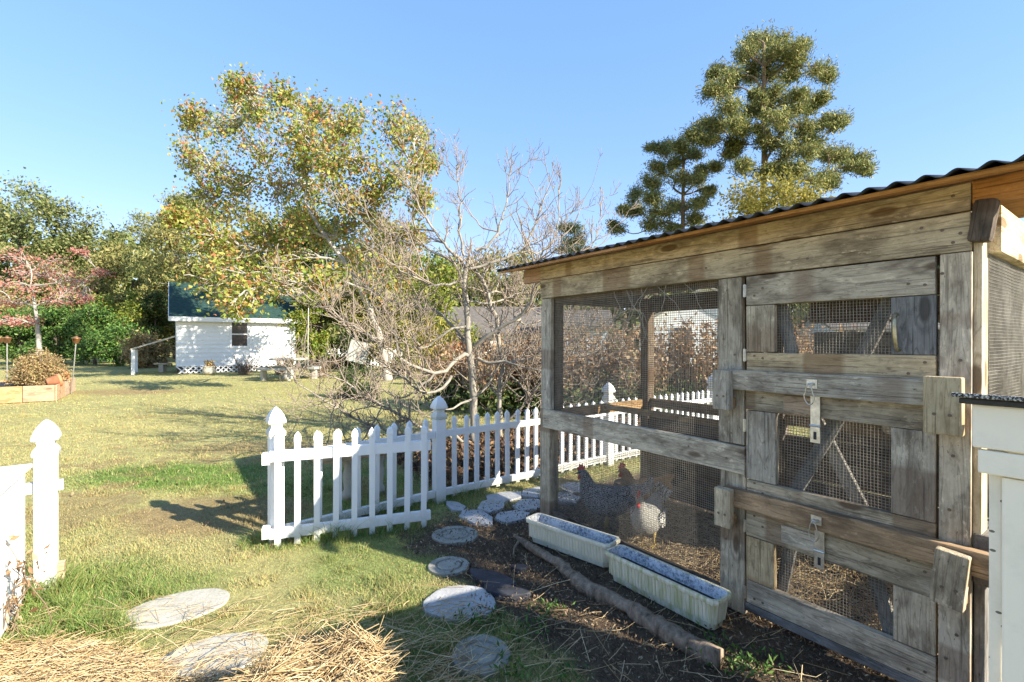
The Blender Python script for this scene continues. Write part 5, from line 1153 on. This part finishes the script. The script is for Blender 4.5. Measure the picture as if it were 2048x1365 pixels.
e_ = .01; gx_ = (heap_h(X+e_, Y)-H_)/e_; gy_ = (heap_h(X, Y+e_)-H_)/e_; gx_ = np.clip(gx_, -1.5, 1.5); gy_ = np.clip(gy_, -1.5, 1.5)
an = .55+rng.normal(size=n)*.42+np.where(rng.uniform(size=n) < .12, rng.uniform(-1.5, 1.5, n), 0); dx, dy = np.cos(an), np.sin(an); dz = dx*gx_+dy*gy_+rng.normal(size=n)*.16+np.where(rng.uniform(size=n) < .03, rng.uniform(.2, 1.2, n), 0)
Lh = rng.uniform(.07, .28, n)*np.where(rng.uniform(size=n) < .05, 1.5, 1); P = np.stack([X, Y, H_-rng.uniform(0, .045, n)], 1)
hp = empty('straw_heap', (-.9, 1.5, 0)); tag(hp, 'heap of golden straw in the near foreground', 'straw', kind='stuff')
me = straws('straw', P-np.array([-.9, 1.5, 0]), np.stack([dx, dy, dz], 1), Lh, rng.uniform(.0008, .0020, n), 5); mobj('straw', me, M['straw'], hp)['kind'] = 'stuff'
hx = np.linspace(-2.7, -.28, 90); hy_ = np.linspace(1.0, 2.25, 50); HX, HYY = np.meshgrid(hx, hy_); HZ = heap_h(HX, HYY)-.035; ii = np.arange(HX.size).reshape(HX.shape)
mobj('core', fast_mesh('core', np.stack([HX+.9, HYY-1.5, HZ], -1).reshape(-1, 3), np.stack([ii[:-1, :-1], ii[:-1, 1:], ii[1:, 1:], ii[1:, :-1]], -1).reshape(-1, 4), True), plain('straw_core', (.34, .23, .10), .9, .4, 30, .8), hp)
# loose straws around
n = 1150; X = np.r_[rng.uniform(-2.4, -.1, 700), rng.normal(-.35, .3, 250), rng.normal(.7, .5, 200)]; Y = np.r_[1.85+.6*rng.uniform(0, 1, 700)**1.8, rng.normal(2.1, .2, 250), rng.normal(2.3, .5, 200)]
an = np.where(rng.uniform(size=n) < .6, .5+rng.normal(size=n)*.5, rng.uniform(0, 3.1, n)); P = np.stack([X, Y, rng.uniform(.012, .035, n)], 1); st_ = mobj('loose_straw', straws('loose_straw', P, np.stack([np.cos(an), np.sin(an), rng.normal(size=n)*.12], 1), rng.uniform(.04, .26, n), rng.uniform(.0008, .0018, n), 6), M['straw']); tag(st_, 'loose straw stalks strewn over grass and soil', 'straw', kind='stuff')
n = 5200; uu = rng.uniform(.1, 2.4, n); dd = rng.uniform(.06, 1.15, n); XY = P0+uu[:, None]*Uv+dd[:, None]*Dv; hb = .09*sstep(1.2, .2, np.hypot(uu-2.05, dd-.75)); an = rng.uniform(0, 6.28, n)
st_ = mobj('bedding_straw', straws('bedding_straw', np.c_[XY, .006+hb*rng.uniform(0, 1, n)], np.stack([np.cos(an), np.sin(an), rng.normal(size=n)*.2], 1), rng.uniform(.04, .16, n), rng.uniform(.0008, .0018, n), 7), M['straw']); tag(st_, 'straw bedding on the coop floor', 'straw', kind='stuff')
# chips on the bare soil, dead leaves under the fig
n = 90000; X = rng.uniform(-1.2, 2.6, n); Y = rng.uniform(1.3, 4.6, n); k_ = (soil_mask(X, Y) > rng.uniform(.15, 1, n)); X, Y = X[k_], Y[k_]
ch = mobj('bark_chips', leaves_mesh('bark_chips', np.stack([X, Y, rng.uniform(-.008, .012, len(X))], 1), rng.uniform(.006, .024, len(X)), rng, .35, .0), M['chips']); tag(ch, 'dark chips and crumbs over the bare soil', 'chips', kind='stuff')
n = 9000; u = rng.uniform(-3.2, -.95, n); d = rng.uniform(-.3, 4.5, n); XY = P0+u[:, None]*Uv+d[:, None]*Dv; lf_ = mobj('leaf_litter', leaves_mesh('leaf_litter', np.c_[XY, rng.uniform(0, .03, n)], .07, rng, .6, .0), M['litter']); tag(lf_, 'dead leaves under the fig tree behind the fence', 'leaves', kind='stuff')
# weeds on the soil
pts = []
for (px, py) in ((1055, 1275), (985, 1240), (1090, 1225), (1480, 1340), (1520, 1330), (940, 1250), (1120, 1350), (1030, 1345), (1420, 1300)):
    p = at(px, py, 1305.6/(py-HY)); pts.append(np.array([p[0], p[1], .02])+rng.normal(size=(70, 3))*[.05, .05, .008])
w_ = mobj('soil_weeds', leaves_mesh('soil_weeds', np.concatenate(pts), .028, rng, .35, 0, .5), L['hedge']); tag(w_, 'small green weeds sprouting on the shaded soil', 'weeds', kind='stuff')

# a few fallen leaves on the lawn
n = 260; Y = rng.uniform(3.2, 16, n); X = rng.uniform(-1.0, -.05, n)*Y; fl = mobj('fallen_leaves', leaves_mesh('fallen_leaves', np.stack([X, Y, rng.uniform(.006, .016, n)], 1), .026, rng, .7), L['dry']); tag(fl, 'scattered fallen leaves on the lawn', 'leaves', kind='stuff')
